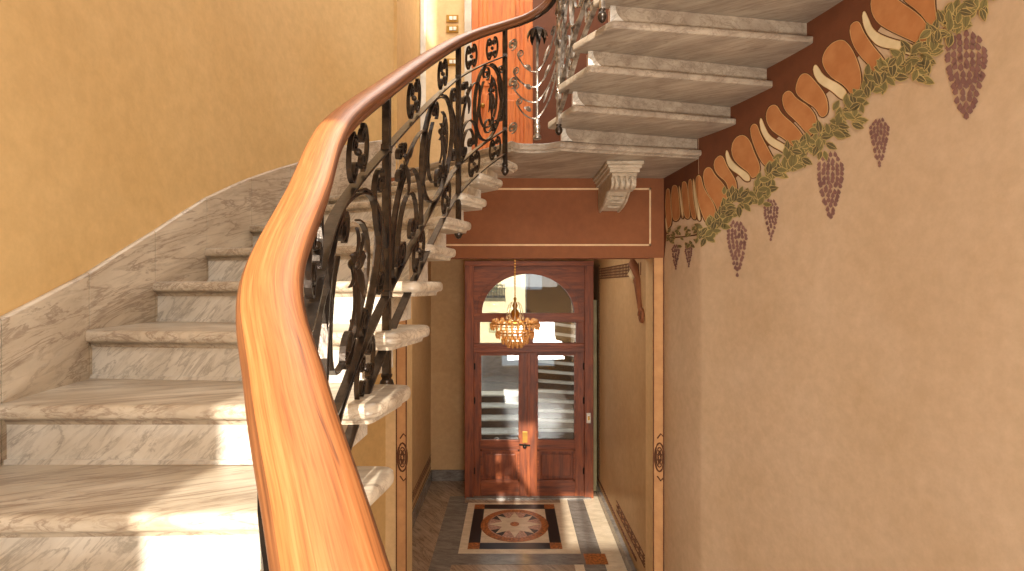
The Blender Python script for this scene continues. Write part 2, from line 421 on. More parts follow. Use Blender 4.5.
tongues = [
 c1([(22,270),(32,258),(40,270),(42,330),(48,390),(30,420),(22,370)]), c1([(44,260),(55,245),(70,255),(75,320),(80,375),(50,390),(44,320)]),
 c1([(82,240),(95,232),(105,245),(110,310),(118,375),(95,375),(86,310)]), c1([(107,240),(115,222),(123,230),(128,310),(143,380),(122,375),(111,300)]),
 c1([(135,230),(145,208),(158,215),(167,262),(205,315),(215,350),(212,385),(180,400),(158,350),(140,290)]),
 c1([(163,210),(175,182),(195,180),(210,210),(245,245),(260,280),(250,330),(225,360),(212,320),(175,270)]),
 c1([(203,165),(220,138),(240,135),(255,175),(285,220),(295,250),(292,280),(262,270),(255,235),(215,205)]),
 c1([(272,100),(290,65),(320,55),(345,80),(360,125),(382,170),(380,205),(352,225),(340,200),(300,172),(276,140)]),
 c2([(38,310),(45,285),(65,280),(78,320),(110,380),(138,430),(140,465),(110,450),(85,430),(60,380)]),
 c2([(100,240),(115,212),(140,207),(160,245),(215,290),(250,340),(258,395),(238,415),(222,385),(175,340),(125,310),(102,275)]),
 c2([(160,180),(175,158),(195,155),(215,185),(265,215),(290,250),(295,285),(268,335),(250,310),(215,270),(170,230)]),
 c2([(213,140),(230,95),(255,87),(280,110),(325,165),(338,210),(335,245),(310,260),(290,220),(240,190),(215,165)]),
 [(821,60),(829,45),(842,38.5),(850,45),(857,58),(862,75),(861,90),(852,96),(846,86),(829,76)],
 c3([(36,110),(50,85),(75,80),(90,120),(130,180),(175,230),(182,280),(175,300),(130,275),(105,240),(80,215),(50,170)]),
 c3([(118,10),(125,-20),(180,-40),(220,0),(290,45),(330,85),(345,130),(345,170),(312,192),(300,165),(230,135),(150,95),(122,50)]),
 c3([(232,-40),(360,-60),(366,60),(378,110),(368,155),(352,165),(350,110),(305,45),(240,0)]),
]
creams = [
 c1([(20,370),(25,370),(34,430),(25,430)]), c1([(72,247),(77,252),(87,320),(92,375),(85,375),(77,310)]), c1([(125,225),(131,222),(140,290),(157,370),(155,385),(145,380),(131,310)]),
 c1([(250,120),(258,113),(270,150),(300,180),(340,205),(347,232),(325,234),(305,210),(265,185),(252,150)]),
 c2([(75,270),(82,255),(95,290),(115,330),(180,365),(220,400),(222,420),(195,420),(170,390),(110,360),(80,310)]),
 c2([(278,70),(288,53),(300,65),(320,100),(390,135),(412,165),(405,188),(385,188),(350,155),(305,130),(285,100)]),
 c3([(85,55),(95,38),(108,65),(130,120),(200,150),(270,165),(300,190),(295,208),(260,210),(235,190),(150,180),(110,140),(90,95)]),
]
for lst, nm, mt in ((tongues, 'painted_tongue', 'p_tongue'), (creams, 'painted_scroll', 'p_cream')):
    for t in lst:
        sp = smoothp(t)
        bm = bmesh.new(); wfill(bm, grow(sp, 1.3), 0.0022, 0); wfill(bm, grow(sp, 0.2), 0.003, 1); wfill(bm, grow(sp, -0.35), 0.0038, 2)
        o = bmobj(nm, bm, [M['p_line'], M['p_pale'], M[mt]]); adopt(o, mural)
gar = cr([(666,238),(690,236),(712,230),(725,215),(736,200),(757,195),(772,178),(795,158),(812,146),(832,128),(852,112),(872,84),(900,68),(925,58),(943,30),(965,12),(1000,-18)], 10)
def gpos(t):
    i = min(len(gar)-2, int(t*(len(gar)-1))); f = t*(len(gar)-1)-i
    return (gar[i][0]*(1-f)+gar[i+1][0]*f, gar[i][1]*(1-f)+gar[i+1][1]*f), math.atan2(gar[i+1][1]-gar[i][1], gar[i+1][0]-gar[i][0])
bl = bmesh.new(); bd = bmesh.new(); bv_ = bmesh.new(); bs = bmesh.new()
def leaf(px, py, ang, L, W, off, dark):
    ca, sa = math.cos(ang), math.sin(ang)
    def pt(u, v): return (px+(u*ca-v*sa)*L, py+(u*sa+v*ca)*L)
    h = W/2
    out = [(0,0),(.2,h*.7),(.45,h),(.75,h*.65),(1,0),(.75,-h*.65),(.45,-h),(.2,-h*.7)]
    wpoly(bv_, [pt(.5+(u-.5)*1.12, v*1.28) for u, v in out], off-0.0006)
    wpoly(bd if dark else bl, [pt(u, v) for u, v in out], off)
    wpoly(bd if not dark else bv_, [pt(.05,.015), pt(.9,.015), pt(.9,-.015), pt(.05,-.015)], off+0.0005)
N = 430
for i in range(N):
    t = (i+random.random()*0.6)/N; (x, y), a = gpos(t)
    sc_ = 1.0+0.65*max(0, (x-700))/280
    sp = (5.0+5.5*math.sin(t*34)**2)*sc_
    px = x+random.uniform(-1, 1)*sp*0.6; py = y+random.uniform(-1, 1)*sp
    if px < 667 or py-y < -12: continue
    L = random.uniform(7.5, 11)*sc_; 
    leaf(px, py, a+random.choice((-1,1))*random.uniform(0.3, 1.25)+(math.pi if random.random() < 0.25 else 0), L*(0.55 if px < 700 else 1), 0.5, 0.0052+0.0009*(i % 7), random.random() < 0.42)
for i in range(len(gar)-1):
    (x0, y0), (x1, y1) = gar[i][:2], gar[i+1][:2]
    wpoly(bs, [(x0, y0-.6), (x1, y1-.6), (x1, y1+.6), (x0, y0+.6)], 0.0046)
gr = bmobj('garland_leaves', bl, M['p_green']); adopt(gr, mural); tag(gr, kind='stuff')
gr = bmobj('garland_dark_leaves', bd, M['p_green2']); adopt(gr, mural); tag(gr, kind='stuff')
gr = bmobj('garland_leaf_edges', bv_, M['p_vein']); adopt(gr, mural); tag(gr, kind='stuff')
adopt(bmobj('garland_stem', bs, M['p_line']), mural)
for (cx, y0, y1, hw) in ((967,34,121,22),(880,119,166,10),(831,154,220,14),(771.5,200,240,7.5),(737.5,222,274,10.5),(676,244,270,4),(689,244,268,4)):
    bm = bmesh.new(); step = 3.6*hw/16+1.1; y = y0+1; row = 0
    while y < y1:
        t = (y-y0)/(y1-y0); wd = hw*(min(1, 0.45+t*3.2) if t < .18 else (1-((t-.18)/.82)**1.7*0.88))
        n = max(1, int(2*wd/(step*0.95)))
        for k in range(n):
            x = cx+(-wd+2*wd*(k+.5)/n) + random.uniform(-.4, .4); yy = y+random.uniform(-.6, .6)*step*.6
            a = (x-cx)/max(1, hw)*(-0.5); L = step*0.72; Wd = step*0.48
            ca, sa = math.cos(a), math.sin(a)
            wpoly(bm, [(x+(u*ca-v*sa), yy+(u*sa+v*ca)) for u, v in ((0,-L),(Wd*.8,-L*.2),(Wd,L*.5),(0,L),(-Wd,L*.5),(-Wd*.8,-L*.2))], 0.0035)
        y += step*1.05; row += 1
    adopt(bmobj('blossom_cluster', bm, M['p_purple']), mural)

# ------------------------------------------------------------------ stairs
def line_x(l, t): return (l[0][0]+(l[1][0]-l[0][0])*t, l[0][1]+(l[1][1]-l[0][1])*t)
def round_corner(a, b, c, r, n=5):
    A, B, Cc = Vector(a), Vector(b), Vector(c)
    d1 = (A-B).normalized(); d2 = (Cc-B).normalized()
    p1 = B+d1*r; p2 = B+d2*r; out = []
    for k in range(n+1):
        t = k/n; q = p1*(1-t)**2+B*2*t*(1-t)+p2*t*t; out.append((q.x, q.y))
    return out
def offs(poly, d):
    n = len(poly); out = []
    ar = sum(poly[i][0]*poly[(i+1) % n][1]-poly[(i+1) % n][0]*poly[i][1] for i in range(n)); s = -1 if ar > 0 else 1
    for i in range(n):
        p0, p1, p2 = Vector(poly[i-1]), Vector(poly[i]), Vector(poly[(i+1) % n])
        a = (p1-p0); b = (p2-p1)
        if a.length < 1e-7 or b.length < 1e-7: out.append(poly[i]); continue
        a.normalize(); b.normalize()
        n1 = Vector((a.y, -a.x))*s; n2 = Vector((b.y, -b.x))*s; m_ = (n1+n2)
        if m_.length < 1e-6: out.append(poly[i]); continue
        m_.normalize(); c = max(0.45, m_.dot(n1)); q = p1+m_*d/c; out.append((q.x, q.y))
    return out
def slab(name, poly, ztop, t, m, parent=None, plainedge=False):
    """marble slab with a bullnose and a fine fillet under it; poly in risers, t in risers"""
    bm = bmesh.new(); rs = []
    h = t
    prof = [(0.17, -h-0.11), (0.15, -h-0.03), (0.10, -h), (0.05, -h), (0.012, -h*.82), (0, -h*.5), (0.012, -h*.2), (0.05, -h*.04), (0.10, 0)]
    if plainedge: prof = [(0.05, -h), (0.01, -h+0.02), (0, -h+0.05), (0, -0.06), (0.02, -0.02), (0.06, 0)]
    for ins, dz in prof:
        rs.append([P(x, y, ztop+dz) for x, y in offs(poly, ins)])
    rings(bm, rs); return bmobj(name, bm, m, parent, sharp=50)
stair = empty('staircase', P(-5, 5, FZ), 'curved veined marble staircase rising along the ochre wall on the left', 'staircase')
# front lines outer -> inner
FL = {-7: ((-6.2,-7.4),(1.3,-4.6)), -6: ((-6.5,-6.3),(1.1,-3.0)), -5: ((-6.7,-4.6),(0.9,-1.6)), -4: ((-6.8,-2.8),(.5,-.2)), -3: ((-7.0,-1.0),(0.05,1.0)), -2: ((-7.3,.9),(-.65,2.3)), -1: ((-7.5,2.8),(-1.35,3.6)), 0: ((-7.8,4.6),(-1.85,5.0)),
      1: ((-8.1,6.25),(-2.1,6.4)), 2: ((-8.35,7.95),(-2.15,7.95)), 3: ((-8.75,10.1),(-2.2,9.5)), 4: ((-9.0,12.4),(-2.15,11.4)), 5: ((-9.15,14.7),(-2.1,13.2)),
      6: ((-9.22,17.4),(-1.95,15.0)), 7: ((-9.1,20.1),(-1.6,16.6)), 8: ((-8.5,23.0),(-1.15,18.0)), 9: ((-7.3,25.8),(-.6,19.4)), 10: ((-6.4,27.3),(0.0,21.0))}
def ext(a, b, d):   # extend a away from b
    v = Vector(a)-Vector(b); v.normalize(); return (a[0]+v.x*d, a[1]+v.y*d)
TH = 0.25
for i in range(-7, 10):
    o_, n_ = FL[i]; o2, n2 = FL[i+1]; z = (i-4)+0.1
    a = ext(o_, n_, 0.5); nb = (n2[0]+0.34, n2[1]+0.15); ob = ext(o2, n2, 0.5); ob = (ob[0], ob[1]+0.28)
    poly = [a] + round_corner(a, n_, nb, 0.30) + round_corner(n_, nb, ob, 0.34) + [ob]
    st = empty('step', (0, 0, 0)); adopt(st, stair)
    t_ = slab('tread', poly, z, TH, M['marble']); t_.parent = st
    # riser block set back under the nosing
    d = (Vector(n_)-Vector(o_)).normalized(); nrm = Vector((-d.y, d.x))
    if nrm.y < 0: nrm = -nrm
    ro = (a[0]+nrm.x*0.2, a[1]+nrm.y*0.2); ri = (n_[0]-d.x*0.75+nrm.x*0.2, n_[1]-d.y*0.75+nrm.y*0.2)
    bk = (n2[0]-0.62, n2[1]+0.25)
    poly2 = [ro, ri, bk, (ob[0], ob[1])]
    bm = bmesh.new(); prism(bm, [(x*R, y*R) for x, y in poly2], EYE+(z-1.0)*R, EYE+(z-TH-0.02)*R)
    rr = bmobj('riser', bm, M['riser']); rr.parent = st
    # fine fillet at the foot of the riser
    bm = bmesh.new(); f = [(ro[0], ro[1]-0.06), (ri[0]+0.05, ri[1]-0.06), (ri[0]+0.05, ri[1]+0.04), (ro[0], ro[1]+0.04)]
    prism(bm, [(x*R, y*R) for x, y in f], EYE+(z-1.0)*R, EYE+(z-0.93)*R)
    rr = bmobj('fillet', bm, M['riser']); rr.parent = st
# dado of marble slabs
top = [(-8,-6.6),(-3,-5.0),(1,-3.6),(5,-2),(8,-.55),(10.1,.21),(12.5,1.36),(14.8,2.6),(17.3,3.7),(21,5.2),(24,6.7),(27.4,8.1)]
bm = bmesh.new()
joints = sorted([-8, 27.4] + [FL[i][0][1]+0.1 for i in range(-5, 10)])
LWi = offset_poly(LW, -0.09)
def lw_at(y, pts):
    for a, b in zip(pts, pts[1:]):
        if a[1] <= y <= b[1]: t = (y-a[1])/(b[1]-a[1]); return a[0]+(b[0]-a[0])*t
    return pts[-1][0] if y > pts[-1][1] else pts[0][0]
for y0, y1 in zip(joints, joints[1:]):
    y0 += 0.012; y1 -= 0.012; n = 6; rs = []
    for k in range(n+1):
        y = y0+(y1-y0)*k/n; xi, xo = lw_at(y, LWi), lw_at(y, LW)-0.1; zt = interp(top, y); zb = zt-3.2
        rs.append([P(xi, y, zb), P(xo, y, zb), P(xo, y, zt), P(xi+(-0.03), y, zt), P(xi, y, zt-0.04)])
    rings(bm, rs)
tag(bmobj('trim_2', bm, M['dado']), kind='structure')

# landing slab
edge = cr([(0.0,21.0),(0.35,21.35),(0.9,21.42),(1.5,21.35),(2.05,21.0)], 5)
Lpoly = [(-6.9,27.6)] + edge + [(2.35,21.1),(2.9,21.25),(8.9,22.5),(8.6,26.9),(8.6,34.3),(-6.9,34.3)]
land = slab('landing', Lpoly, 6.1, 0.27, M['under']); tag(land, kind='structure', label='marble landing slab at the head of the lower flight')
land.name = 'floor_landing'
# upper flight
ustair = empty('staircase', P(5, 20, 6), 'marble flight seen from below, climbing from the landing towards the upper right', 'staircase')
RU = 0.81
UR = {1: ((2.2,21.1),(8.65,22.75)), 2: ((2.45,19.2),(9.2,20.9)), 3: ((2.8,17.6),(9.75,19.05)), 4: ((3.3,16.2),(10.3,17.3)), 5: ((3.8,14.9),(10.75,15.4)), 6: ((4.2,13.6),(10.95,13.5)), 7: ((4.6,12.2),(11.1,11.6)), 8: ((4.9,10.9),(11.1,9.6))}
for i in range(1, 8):
    n_, o_ = UR[i]; n2, o2 = UR[i+1]; z = 6.1+RU*i
    d = (Vector(o_)-Vector(n_)).normalized(); nrm = Vector((-d.y, d.x))
    if nrm.y < 0: nrm = -nrm
    front = 0.22
    nf = (n_[0]-0.75+nrm.x*front*0, n_[1]+0.15); of = (o_[0]+0.5+nrm.x*front, o_[1]+nrm.y*front)
    nbk = (n2[0]-0.10, n2[1]-0.18); obk = (o2[0]+0.5, o2[1]-0.18)
    poly = [of] + round_corner(of, nf, nbk, 0.25) + round_corner(nf, nbk, obk, 0.18) + [obk]
    st = empty('step', (0, 0, 0)); adopt(st, ustair)
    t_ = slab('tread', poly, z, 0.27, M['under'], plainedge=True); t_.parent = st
    # riser slab, its back faces the eye
    a = n_; b = (o_[0]-0.04, o_[1])
    poly2 = [(a[0]+0.05, a[1]), (b[0]+0.0, b[1]), (b[0]-nrm.x*0.16*-1, b[1]+nrm.y*0.16), (a[0]+0.05+nrm.x*0.16, a[1]+nrm.y*0.16)]
    bm = bmesh.new(); prism(bm, [(x*R, y*R) for x, y in poly2], EYE+(z-RU)*R, EYE+(z-0.272)*R)
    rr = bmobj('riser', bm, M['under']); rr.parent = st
    # curved bright bracket at the inner end of each riser
    bm = bmesh.new(); ax, ay = a[0], a[1]-0.02; pr = []
    for k in range(7):
        t = k/6; pr.append((ax+0.05-0.0+0.30*(1-t)**2.2, z-RU+ (RU-0.28)*t))
    lo_ = [P(ax-0.12, ay, z-RU)] + [P(x, ay, zz) for x, zz in pr] + [P(ax-0.12, ay, z-0.28)]
    hi_ = [p+Vector((0, 0.35*R, 0)) for p in lo_]
    rings(bm, [lo_, hi_]); rr = bmobj('bracket', bm, M['riser']); rr.parent = st

# corbel under the landing
cb = empty('corbel', P(xpx(617, D), D, 4.5), 'carved stone scroll corbel under the landing slab', 'corbel')
cx0, cx1 = xpx(609, 23.1), xpx(639, 23.1); zt = 5.70
prof = [(D, zt-0.5), (23.0, zt-0.5), (22.95, zt-0.85), (23.15, zt-1.1), (23.1, zt-1.5), (23.1, zt-2.0), (23.35, zt-2.25), (23.9, zt-2.3), (24.15, zt-2.05),
        (24.35, zt-2.25), (24.6, zt-2.6), (24.9, zt-3.0), (25.5, zt-3.35), (26.3, zt-3.55), (D, zt-3.6)]
prof = [(y, zt-0.5+(z-zt+0.5)*0.40) for y, z in prof]
k0 = 0.0
bm = bmesh.new()
rings(bm, [[P(x, y, z) for y, z in prof] for x in (cx0+0.12, cx1-0.12)]); bmesh.ops.bevel(bm, geom=[e for e in bm.edges], offset=0.004, segments=1, affect='EDGES')
adopt(bmobj('scroll_body', bm, M['corbel']), cb)
bm = bmesh.new()
for (o_, z0, z1) in ((0.16, zt-0.16, zt), (0.08, zt-0.30, zt-0.16), (0.0, zt-0.5, zt-0.30)):
    box(bm, P(cx0-o_, 22.95-o_, z0), P(cx1+o_, D, z1), 0.004)
adopt(bmobj('abacus', bm, M['corbel']), cb)
bm = bmesh.new()
for k in range(4):
    x = cx0+0.32+k*(cx1-cx0-0.64)/3
    tube(bm, [P(x, 23.08, zt-0.55), P(x, 23.0, zt-0.8), P(x, 23.02, zt-1.0), P(x, 23.25, zt-1.2)], 0.017, 8)
adopt(bmobj('flutes', bm, M['corbel'], sharp=40), cb)
bm = bmesh.new()
pl = [(y, z) for y, z in prof[8:]]
for x in (cx0+0.2, cx1-0.2): tube(bm, [P(x, y-0.02, z-0.02) for y, z in pl], 0.012, 6)
for k in range(3):
    y, z = pl[2+k]; tube(bm, [P(cx0+0.4, y, z-.03), P((cx0+cx1)/2, y-0.1, z-0.08), P(cx1-0.4, y, z-0.03)], 0.011, 6)
adopt(bmobj('leaf_carving', bm, M['corbel'], sharp=40), cb)

# ------------------------------------------------------------------ railing
rail_ctrl = [(.35,-.9,-3.1),(.1,.2,-2.35),(-.28,1.25,-1.62),(-.74,2.0,-1.12),(-1.22,2.72,-.62),(-1.77,3.7,-.02),(-2.1,5.15,.9),(-2.55,7.35,2.33),(-2.52,10.05,3.97),(-2.3,12.8,5.7),
             (-2.1,14.9,7.0),(-1.8,16.8,8.2),(-1.15,18.4,9.3),(-.28,19.9,10.35),(.45,20.6,10.95),(1.05,20.8,11.35),(1.55,20.6,11.65),(1.88,20.05,12.0),(2.05,19.2,12.4),(2.35,17.8,13.4),(2.75,16.4,14.3),(3.2,15,15.2),(3.7,13.5,16.1),(4.1,12.2,16.9)]
raw = [P(*p) for p in cr(rail_ctrl, 14)]
cum = [0.0]
for a, b in zip(raw, raw[1:]): cum.append(cum[-1]+math.hypot(b.x-a.x, b.y-a.y))
def rp(s):
    s = max(0, min(cum[-1]-1e-6, s)); lo_, hi_ = 0, len(cum)-1
    while hi_-lo_ > 1:
        m_ = (lo_+hi_)//2
        if cum[m_] <= s: lo_ = m_
        else: hi_ = m_
    t = (s-cum[lo_])/max(1e-9, cum[hi_]-cum[lo_]); return raw[lo_].lerp(raw[hi_], t)
def rt(s):
    a, b = rp(s-0.02), rp(s+0.02); t = b-a; return t
def rn(s):
    t = rt(s); return Vector((t.y, -t.x, 0)).normalized()      # horizontal normal
def s_of(i): return cum[i*14]
def q3(s, v, n=0.0):
    """point on the railing surface: s metres along, v metres below the rail centre, n metres sideways"""
    p = rp(s); return Vector((p.x, p.y, p.z-v)) + rn(s)*n
railing = empty('stair_railing', P(-2.3, 10, -2), 'wrought iron scroll railing with orange oak handrail, sweeping up the marble stairs', 'railing')
# handrail
hp = [(-.026,-.026),(-.036,-.022),(-.040,-.014),(-.036,-.007),(-.040,-.002),(-.047,.006),(-.047,.014),(-.041,.022),(-.030,.028),(-.015,.032),(0,.033),(.015,.032),(.030,.028),(.041,.022),(.047,.014),(.047,.006),(.040,-.002),(.036,-.007),(.040,-.014),(.036,-.022),(.026,-.026)]
hp = [(a*0.78, b*0.9) for a, b in hp]
bm = bmesh.new(); uvl = bm.loops.layers.uv.new('UVMap'); NS = 260; rows = []; L_ = cum[-1]
for k in range(NS+1):
    s = L_*k/NS; T = rt(s).normalized(); n = rn(s); up = n.cross(T).normalized()
    if up.z < 0: up = -up
    p = rp(s); rows.append(([bm.verts.new(p+n*a+up*b) for a, b in hp], s))
nh = len(hp); acc = [0]
for i in range(nh): j = (i+1) % nh; acc.append(acc[-1]+math.hypot(hp[j][0]-hp[i][0], hp[j][1]-hp[i][1]))
for (r0, s0), (r1, s1) in zip(rows, rows[1:]):
    for i in range(nh):
        j = (i+1) % nh; f = bm.faces.new([r0[i], r0[j], r1[j], r1[i]]); f.smooth = True
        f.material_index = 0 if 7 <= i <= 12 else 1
        for lp, (u, v_) in zip(f.loops, ((s0, acc[i]), (s0, acc[i+1]), (s1, acc[i+1]), (s1, acc[i]))): lp[uvl].uv = (u, v_)
bm.faces.new(rows[0][0]); bm.faces.new(rows[-1][0][::-1])
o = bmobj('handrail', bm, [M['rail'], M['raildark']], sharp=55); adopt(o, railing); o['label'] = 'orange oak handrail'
def ribbon(bm, pts, wd, th):
    """pts = list of (s, v); flat iron strip, broad across the railing"""
    n = len(pts); rs = []
    for i, (s, v) in enumerate(pts):
        a = q3(*pts[max(i-1, 0)]); b = q3(*pts[min(i+1, n-1)]); t = (b-a)
        if t.length < 1e-7: continue
        t.normalize(); nn = rn(s); u = t.cross(nn).normalized(); p = q3(s, v)
        rs.append([p-nn*wd/2-u*th/2, p+nn*wd/2-u*th/2, p+nn*wd/2+u*th/2, p-nn*wd/2+u*th/2])
    if len(rs) > 1: rings(bm, rs)
s0_, s1_ = 0.02, L_-0.02
B2, B3, B4 = 1.22*R, 4.15*R, 5.1*R
for v, nm in ((0.032, 'top_band'), (B2, 'upper_band'), (B3, 'middle_band'), (B4, 'lower_band')):
    # the bands stop at the landing and start again at the upper flight
    for (sa, sb) in ((s0_, s_of(13)), (s_of(17), s1_)) if v > 0.05 else ((s0_, s1_),):
        bm = bmesh.new(); n = int((sb-sa)/0.04)+2
        ribbon(bm, [(sa+(sb-sa)*k/(n-1), v) for k in range(n)], 0.03, 0.008)
        adopt(bmobj(nm, bm, M['iron'] if sb < s_of(16) or v < .05 else M['iron_lit']), railing)
# posts: (index on path, length below rail)
posts = [(2.2, 6.6), (5.0, 6.6), (8.0, 5.9), (11.0, 6.35), (13.0, 5.7), (17.0, 5.7), (20.3, 5.9)]
def ps(i): 
    k = int(i); return s_of(k)+(s_of(min(k+1, 23))-s_of(k))*(i-k)
for i, h in posts:
    s = ps(i); bm = bmesh.new(); top_ = q3(s, 0.03); bot = q3(s, h*R)
    n = rn(s); T = Vector((n.y, -n.x, 0)); hw = 0.013
    rs = []
    for p in (top_, bot): rs.append([p+n*hw*a+T*hw*b for a, b in ((-1,-1),(1,-1),(1,1),(-1,1))])
    rings(bm, rs); po = bmobj('post', bm, M['iron'] if i < 15 else M['iron_lit']); adopt(po, railing)
    bm = bmesh.new(); c = q3(s, h*R)
    lathe(bm, (c.x, c.y, c.z), [(0.001,-0.05),(0.012,-0.045),(0.024,-0.028),(0.027,-0.012),(0.022,0.004),(0.014,0.012),(0.02,0.018),(0.02,0.026),(0.001,0.028)], 14)
    f = bmobj('finial', bm, M['iron'], sharp=60); adopt(f, po)
    for v in (B2, B3):
        bm = bmesh.new(); c = q3(s, v); box(bm, c-Vector((.017,.017,.013)), c+Vector((.017,.017,.013)), .003)
        adopt(bmobj('collar', bm, M['iron']), po)
def spiral(cx, cy, r0, r1, a0, turns, n=26):
    return [(cx+(r0+(r1-r0)*k/n)*math.cos(a0+2*math.pi*turns*k/n), cy+(r0+(r1-r0)*k/n)*math.sin(a0+2*math.pi*turns*k/n)) for k in range(n+1)]
def bez(p0, p1, p2, p3, n=12):
    return [tuple((1-t)**3*a+3*(1-t)**2*t*b+3*(1-t)*t*t*c+t**3*d for a, b, c, d in zip(p0, p1, p2, p3)) for t in [k/n for k in range(n+1)]]
def scroll_S(cx, cy, hh, r, fl=1):
    """upright C scroll: spine with a volute rolled in at both ends. coordinates (s, up)"""
    a = spiral(cx+fl*r*0, cy+hh-r, r, r*0.18, math.pi if fl > 0 else 0, -1.45*fl, 22)[::-1]
    b = spiral(cx+fl*r*0, cy-hh+r, r, r*0.18, math.pi if fl > 0 else 0, 1.45*fl, 22)
    return a + b
def scroll_part(name, curves, wd=0.017, th=0.006, m='iron', knobs=(), lab=None):
    bm = bmesh.new()
    for c in curves: ribbon(bm, c, wd, th)
    for (s, v, r) in knobs:
        p = q3(s, v); bmesh.ops.create_icosphere(bm, subdivisions=2, radius=r, matrix=__import__('mathutils').Matrix.Translation(p))
    o = bmobj(name, bm, M[m]); adopt(o, railing)
    return o
def leaf3(bm, s, v, ds, dv, L, Wd, curl=0.02):
    """curved acanthus-like iron leaf starting at (s,v), direction (ds,dv)"""
    n = 6; rs = []
    for k in range(n+1):
        t = k/n; w_ = Wd*math.sin(math.pi*min(1, t*0.9+0.08))*0.5+0.001
        for_ = []
        cs, cv = s+ds*L*t, v+dv*L*t; nx = (-dv, ds)
        off = 0.012+curl*math.sin(t*2.4)
        rs.append([q3(cs+nx[0]*w_, cv+nx[1]*w_, off), q3(cs, cv, off+0.006), q3(cs-nx[0]*w_, cv-nx[1]*w_, off), q3(cs, cv, off-0.004)])
    rings(bm, rs)
def panel(sa, sb, m='iron', W_=None):
    W = sb-sa; k = min(1.0, W/1.1)
    up = lambda c, base: [(s, base-h) for s, h in c]       # (s, height) -> (s, v)
    H = B3-B2
    cs = sa+W*0.65
    ro = min(H*0.49, W*0.27)
    # big open ring: two C arms with volutes
    rx, ry = min(0.30, W*0.285), H*0.485
    ring = [(cs+rx*math.cos(a), B2+H/2-ry*math.sin(a)) for a in [math.radians(100+k2*14) for k2 in range(25)]]
    vol = [(s, v) for s, v in spiral(cs+0.0, B3-ry*0.42, ry*0.26, 0.012, -0.6, 1.5)]
    scroll_part('medallion_ring', [ring], 0.024, 0.008, m)
    rx2, ry2 = rx*0.64, ry*0.68
    ring2 = [(cs+rx2*math.cos(a), B2+H*0.5-ry2*math.sin(a)) for a in [math.radians(60-k2*15) for k2 in range(21)]]
    scroll_part('inner_ring', [ring2, vol], 0.017, 0.006, m)
    v2 = [(s, v) for s, v in spiral(cs-rx*0.15, B2+ry*0.26, ry*0.2, 0.01, 1.2, -1.5)]
    v3 = [(s, v) for s, v in spiral(cs+rx*0.5, B3-ry*0.3, ry*0.16, 0.01, 2.2, 1.5)]
    scroll_part('volute', [v2], 0.017, 0.006, m); scroll_part('volute', [v3], 0.017, 0.006, m)
    bm = bmesh.new()
    c0 = B2+H*0.36
    for dx, dy, L, w_ in ((0,1,.20,.05),(-.45,.9,.15,.045),(.45,.9,.15,.045),(-.95,.2,.08,.045),(.95,.2,.08,.045),(0,-1,.10,.045),(-.7,-.7,.08,.04),(.7,-.7,.08,.04)):
        leaf3(bm, cs, c0, dx*k, dy, L, w_)
    p = q3(cs, c0, 0.02); bmesh.ops.create_icosphere(bm, subdivisions=2, radius=0.018, matrix=__import__('mathutils').Matrix.Translation(p))
    adopt(bmobj('acanthus_flower', bm, M[m], sharp=50), railing)
    # concentric arches with volutes at the low side
    ca = sa+W*0.22
    for rr, sq in ((min(.20, W*.19), 1.35), (min(.13, W*.125), 1.35)):
        arch = [(ca+rr*math.cos(a), B3-0.06-rr*sq*math.sin(a)) for a in [math.radians(-10+12*k2) for k2 in range(17)]]
        end = spiral(ca-rr*0.62, B3-0.05, rr*0.38, 0.01, math.pi, -1.6, 22)
        end = [(s, v) for s, v in end]
        scroll_part('arch_scroll', [arch[:15]+[ (s, v) for s, v in end]], 0.018, 0.006, m)
    e2 = spiral(ca+min(.13, W*.125)*0.45, B3-0.075, 0.045*k+0.008, 0.008, 0, 1.6, 22)
    scroll_part('volute', [e2], 0.017, 0.006, m)
    # little cross of volutes above the arches
    cc, cv = sa+W*0.15, B2+H*0.22
    for dx, dy in ((-1,-1),(1,-1),(-1,1),(1,1)):
        c = spiral(cc+dx*0.028*k, cv+dy*0.045, 0.030, 0.007, math.atan2(dy, -dx), dx*dy*1.4, 18)
        scroll_part('volute', [c], 0.019, 0.005, m)
    bm = bmesh.new(); leaf3(bm, cc, cv, 0, 1, .13, .05); leaf3(bm, cc, cv, -.8*k, -.6, .07, .04); leaf3(bm, cc, cv, .8*k, -.6, .07, .04)
    adopt(bmobj('leaf', bm, M[m], sharp=50), railing)
    # tall S scroll beside the upper post, long sweeping curve over the ring
    sx = sb-0.075*k-0.01
    S = spiral(sx, B2+0.085, 0.045*k+.008, 0.008, math.pi, 1.5, 22)[::-1] + bez((sx-0.045*k-.008, B2+0.085), (sx-0.05*k, B2+0.26), (sx+0.03*k, B3-0.24), (sx+0.035*k, B3-0.10), 10) + spiral(sx-0.004, B3-0.10, 0.045*k, 0.008, 0, 1.4, 22)
    scroll_part('s_scroll', [S], 0.018, 0.006, m)
    sweep = bez((sa+0.02, B3-0.02), (sa+0.03, B2+H*0.35), (sa+W*.32, B2+H*0.05), (sa+W*0.46, B2+H*0.22), 16) + bez((sa+W*0.46, B2+H*0.22), (sa+W*.54, B2+H*.4), (sa+W*.36, B3-.2), (sa+W*.40, B3-.015), 12)[1:]
    scroll_part('sweep_scroll', [sweep], 0.017, 0.006, m)
    sweep = bez((cs-rx*.2, B2+0.01), (cs+rx*.9, B2+0.03), (sb-0.06, B2+0.2), (sb-0.015, B2+0.34), 16)
    scroll_part('sweep_scroll', [sweep], 0.017, 0.006, m)
